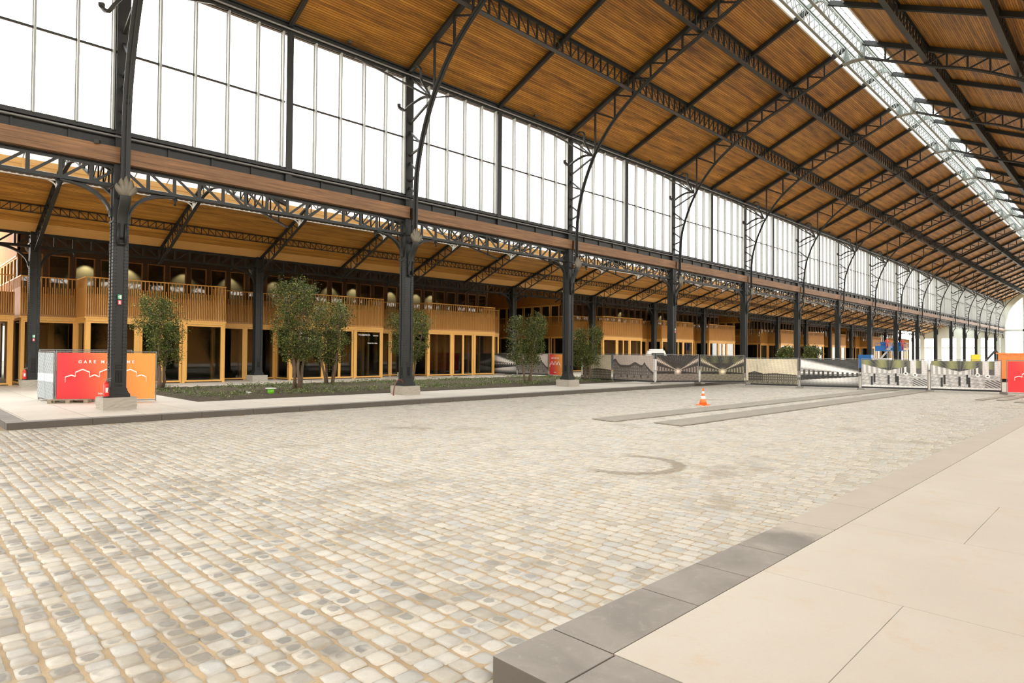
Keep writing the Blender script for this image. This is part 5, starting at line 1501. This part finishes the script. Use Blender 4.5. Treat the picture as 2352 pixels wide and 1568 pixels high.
# ------------------------------------------------------------------ machines and things beyond the fence
def boom_lift(x, y, z, lab, flip=1):
    t = thing('boom_lift', lab, 'aerial work platform', (x, y, 0), 0, 'blue boom lifts beyond the fence')
    b = MB(); b.box(-1.1, 1.1, -.7, .7, .35, 1.2); b.obj('chassis', 'blue', t)
    for sx in (-.8, .8):
        for sy in (-.75, .75):
            b = MB(); b.tube([(sx, sy - .12, .36), (sx, sy + .12, .36)], .36, 14); b.obj('wheel', 'black', t)
    b = MB(); b.bar((-.6, 0, 1.3), (.9 * flip, 0, 3.3), .2, .22, (0, 1, 0)); b.bar((.9 * flip, 0, 3.3), (0, 0, z), .18, .2, (0, 1, 0)); b.obj('boom', 'white', t)
    b = MB(); b.box(-.95, .95, -.5, .5, z, z + .08)
    for zz in (z + .55, z + 1.1): 
        for yy in (-.5, .5): b.bar((-.95, yy, zz), (.95, yy, zz), .045, .045)
        for xx in (-.95, .95): b.bar((xx, -.5, zz), (xx, .5, zz), .045, .045)
    for xx in (-.95, 0, .95):
        for yy in (-.5, .5): b.bar((xx, yy, z), (xx, yy, z + 1.1), .045, .045)
    b.box(-.95, .3, -.52, -.48, z, z + .75)
    b.obj('basket', 'blue', t)
    b = MB(); b.box(-.5, .4, .42, .58, z + .1, z + 1.25); b.box(-.5, .35, .3, .7, z + .95, z + 1.3); b.obj('control_box', 'blue', t)
    return t
def worker(x, y, z, lab, cloth):
    t = thing('person', lab, 'person', (x, y, z), .6)
    o = bpy.data.meshes.new('body'); 
    pts = [(0, 0, .95), (0, 0, 1.25), (0, 0, 1.45), (0, 0, 1.55), (0, 0, 1.68), (-.1, 0, .9), (-.12, .02, .5), (-.12, 0, .06), (.1, 0, .9), (.12, .03, .5), (.12, 0, .06), (-.2, 0, 1.42), (-.27, .05, 1.15), (-.2, .25, 1.05), (.2, 0, 1.42), (.27, .06, 1.15), (.18, .26, 1.1)]
    ed = [(0, 1), (1, 2), (2, 3), (3, 4), (0, 5), (5, 6), (6, 7), (0, 8), (8, 9), (9, 10), (2, 11), (11, 12), (12, 13), (2, 14), (14, 15), (15, 16)]
    rad = [.15, .16, .15, .055, .10, .10, .075, .05, .10, .075, .05, .07, .05, .035, .07, .05, .035]
    o.from_pydata(pts, ed, []); ob = bpy.data.objects.new('body', o); COL.objects.link(ob); ob.parent = t
    ob.modifiers.new('skin', 'SKIN')
    for v, r_ in zip(o.skin_vertices[0].data, rad): v.radius = (r_, r_ * .8)
    o.skin_vertices[0].data[0].use_root = True
    ob.modifiers.new('sub', 'SUBSURF').levels = 1
    ob.modifiers['sub'].render_levels = 2
    o.materials.append(MAT[cloth])
    b = MB(); b.lathe([(.115, 1.70), (.118, 1.75), (.09, 1.83), (.02, 1.86)], n=14); b.obj('helmet', 'white', t, True)
    return t
def at_depth(px, py, Y):
    d = F + R * ((px - 1176) / FPX) - U * ((py - 784) / FPX); k = Y / d.y; return (d.x * k, Y, CAMZ + d.z * k)
p = at_depth(2030, 806, 100); boom_lift(p[0], p[1], p[2], 'blue boom lift with raised basket, left of two beyond the fence')
worker(p[0] + .45, p[1] - .1, p[2] + .08, 'worker in red vest and white helmet in the left lift basket', 'fabric_pink')
p = at_depth(2066, 806, 104); boom_lift(p[0], p[1], p[2], 'blue boom lift with raised basket, right of two beyond the fence', -1)
worker(p[0] + .4, p[1] - .1, p[2] + .08, 'worker in red vest in the right lift basket', 'fabric_pink')
p = at_depth(1989, 815, 84)
t = thing('site_generator', 'small blue and white site machine beyond the grey fence panels', 'machine', (p[0], p[1], 0))
b = MB(); b.box(-.7, .7, -.5, .5, .4, 2.1); b.obj('cabinet', 'blue', t)
b = MB(); b.box(-.9, .9, -.6, .6, .25, .4); b.box(.75, 2.6, -.5, .5, .4, 1.7); b.obj('bed', 'white', t)
for sx in (-.5, 2.1):
    b = MB(); b.tube([(sx, -.6, .27), (sx, -.4, .27)], .27, 12); b.obj('wheel', 'black', t)
# vehicle roof behind the fence near the fourth column
p = at_depth(1512, 812, 52)
t = thing('van', 'small white utility van whose roof shows above the sepia fence panels', 'van', (p[0], p[1], 0), math.radians(40)); t.scale = (.5, .62, 1.1)
b = MB(); prof = [(-2.2, .45), (-2.2, 1.7), (-1.9, 2.1), (1.0, 2.12), (1.6, 1.5), (2.3, 1.25), (2.35, .45)]
n = len(prof); b.add([(x, -.88, z) for x, z in prof] + [(x, .88, z) for x, z in prof], [tuple(range(n)), tuple(range(2 * n - 1, n - 1, -1))] + [(k, k + n, (k + 1) % n + n, (k + 1) % n) for k in range(n)])
b.obj('body', 'white', t)
b = MB(); b.box(-1.4, .9, -.895, .895, 1.4, 1.9); b.obj('side_windows', 'black', t)
for sx in (-1.4, 1.5):
    for sy in (-.8, .8):
        b = MB(); b.tube([(sx, sy - .1, .36), (sx, sy + .1, .36)], .36, 16); b.obj('wheel', 'black', t)
b = MB(); b.box(-1.6, .8, -.7, .7, 2.12, 2.24); b.obj('roof_box', 'white', t)
# orange container, black bundle, yellow machine at right
p = at_depth(2338, 805, 70)
t = thing('waste_container', 'orange steel waste container behind the red banner at right', 'container', (p[0] + 1.6, 70, ZC))
b = MB()
for x0, x1, y0, y1 in ((-2.9, 2.9, -1.1, -1.04), (-2.9, 2.9, 1.04, 1.1), (-2.9, -2.84, -1.1, 1.1), (2.84, 2.9, -1.1, 1.1), (-2.9, 2.9, -1.1, 1.1)):
    b.box(x0, x1, y0, y1, .2, 2.45 if (x1 - x0 < 1 or y1 - y0 < 1) else .26)
for k in range(9): b.box(-2.8 + k * .68, -2.7 + k * .68, -1.18, -1.1, .2, 2.4)
b.box(-2.98, 2.98, -1.18, -1.0, 2.4, 2.52); b.box(-2.98, 2.98, 1.0, 1.18, 2.4, 2.52); b.obj('skip_body', 'skip_orange', t)
b = MB(); b.box(-2.7, 2.7, -.8, -.6, 0, .2); b.box(-2.7, 2.7, .6, .8, 0, .2); b.obj('skid_rails', 'black', t)
b = MB(); b.tube([(-1.4, -.3, 0), (0, -.2, .14), (1.6, -.3, .05)], [.10, .14, .08], 7); b.tube([(-.9, .1, .02), (.6, .3, .24), (1.8, .2, .1)], [.1, .15, .08], 7); b.tube([(-.4, -.1, .2), (.9, .05, .34), (1.7, 0, .2)], [.08, .12, .06], 7)
o = b.obj('black_bundle', 'black', None, True, loc=(p[0] + 1.9, 70, ZC + 2.56)); tag(o, 'black bundle of sheeting heaped on the orange container', 'sheeting')
p = at_depth(2240, 805, 90)
t = thing('mini_excavator', 'small yellow digger beyond the rightmost grey fence panel', 'digger', (p[0], 90, ZC), .3)
b = MB(); b.box(-.9, .9, -.5, .5, .55, 1.5); b.box(-.4, .4, -.4, .4, 1.5, 2.4); b.obj('cab', 'yellow', t)
b = MB(); b.bar((.7, 0, 1.3), (1.9, 0, 2.9), .2, .25, (0, 1, 0)); b.bar((1.9, 0, 2.9), (2.8, 0, 1.4), .16, .2, (0, 1, 0)); b.bar((2.8, 0, 1.4), (2.6, 0, .9), .5, .3, (0, 1, 0)); b.obj('arm', 'black', t)
for sy in (-.5, .5):
    b = MB(); b.box(-.95, .95, sy - .16, sy + .16, 0, .45); b.obj('track', 'black', t)

# patio furniture on the balconies
def chair(x, y, rz, lab):
    t = thing('patio_chair', lab, 'chair', (x, y, ZS + .12), rz, 'white terrace chairs on the office balconies')
    b = MB(); b.box(-.24, .24, -.24, .24, .44, .48); b.obj('seat', 'white', t)
    b = MB(); b.box(-.24, -.2, -.24, .24, .62, .98); b.obj('backrest', 'white', t)
    for sx in (-.21, .21):
        for sy in (-.21, .21):
            b = MB(); b.bar((sx, sy, 0), (sx, sy, .44 if sx > 0 else .98), .03, .03); b.obj('leg', 'white', t)
    return t
def table(x, y, lab):
    t = thing('patio_table', lab, 'table', (x, y, ZS + .12), 0, 'white terrace tables on the office balconies')
    b = MB(); b.lathe([(.42, .98), (.42, 1.02)], n=20); b.obj('tabletop', 'white', t)
    b = MB(); b.lathe([(.25, 0), (.25, .02), (.035, .04), (.035, .98)], n=14); b.obj('pedestal', 'white', t)
    return t
s0 = BLK0 + 2.6
ct = chair(XF - .9, s0 + 1.0, .4, 'white terrace chair on the first bay balcony, leftmost'); tt = table(XF - .9, s0 + 1.9, 'white terrace table on the first bay balcony left of the column')
for bay in range(2):
    bs = BLK0 + 2.6 + 12 * bay; nm = ['first', 'second'][bay]
    for j, (dx, dy, rz) in enumerate([(-.8, 2.9, 2.2), (-1.1, 4.2, -.6), (-.8, 5.0, 3.0), (-1.0, 6.3, .3)]):
        dup(ct, (XF + dx, bs + dy, ZS + .12), 'white terrace chair on the %s bay balcony, %s chair from the left' % (nm, ORD[j + 2]), rz)
    for j, dy in enumerate((3.5, 5.6)):
        dup(tt, (XF - .8, bs + dy, ZS + .12), 'white terrace table on the %s bay balcony, %s' % (nm, ['left of its right neighbour', 'nearest its right corner'][j]))

# window lettering on the second bay
s1 = BLK0 + 2.6 + 12
def winlet(s, y, z, size, lab):
    e = txt(s, size, 'lettering', None, (XF + .015, y, z), (math.pi / 2, 0, math.pi / 2), 'window_lettering', 'LEFT', .001, 1.0, .002)
    return tag(e, lab, 'lettering')
winlet('Gare', s1 + .45, H + 1.15, .42, 'white word Gare on the left glass of the second bay')
winlet('Maritime', s1 + .45, H + .72, .42, 'white word Maritime on the left glass of the second bay')
winlet('Watch the video', s1 + 6.25, H + .62, .13, 'white words Watch the video on the right glass of the second bay')
winlet('TOUR&TAXIS', s1 + 5.45, H + 1.22, .17, 'white words TOUR&TAXIS on the right glass of the second bay')
winlet('extensa', s1 + 6.75, H + 1.2, .15, 'white word extensa on the right glass of the second bay')
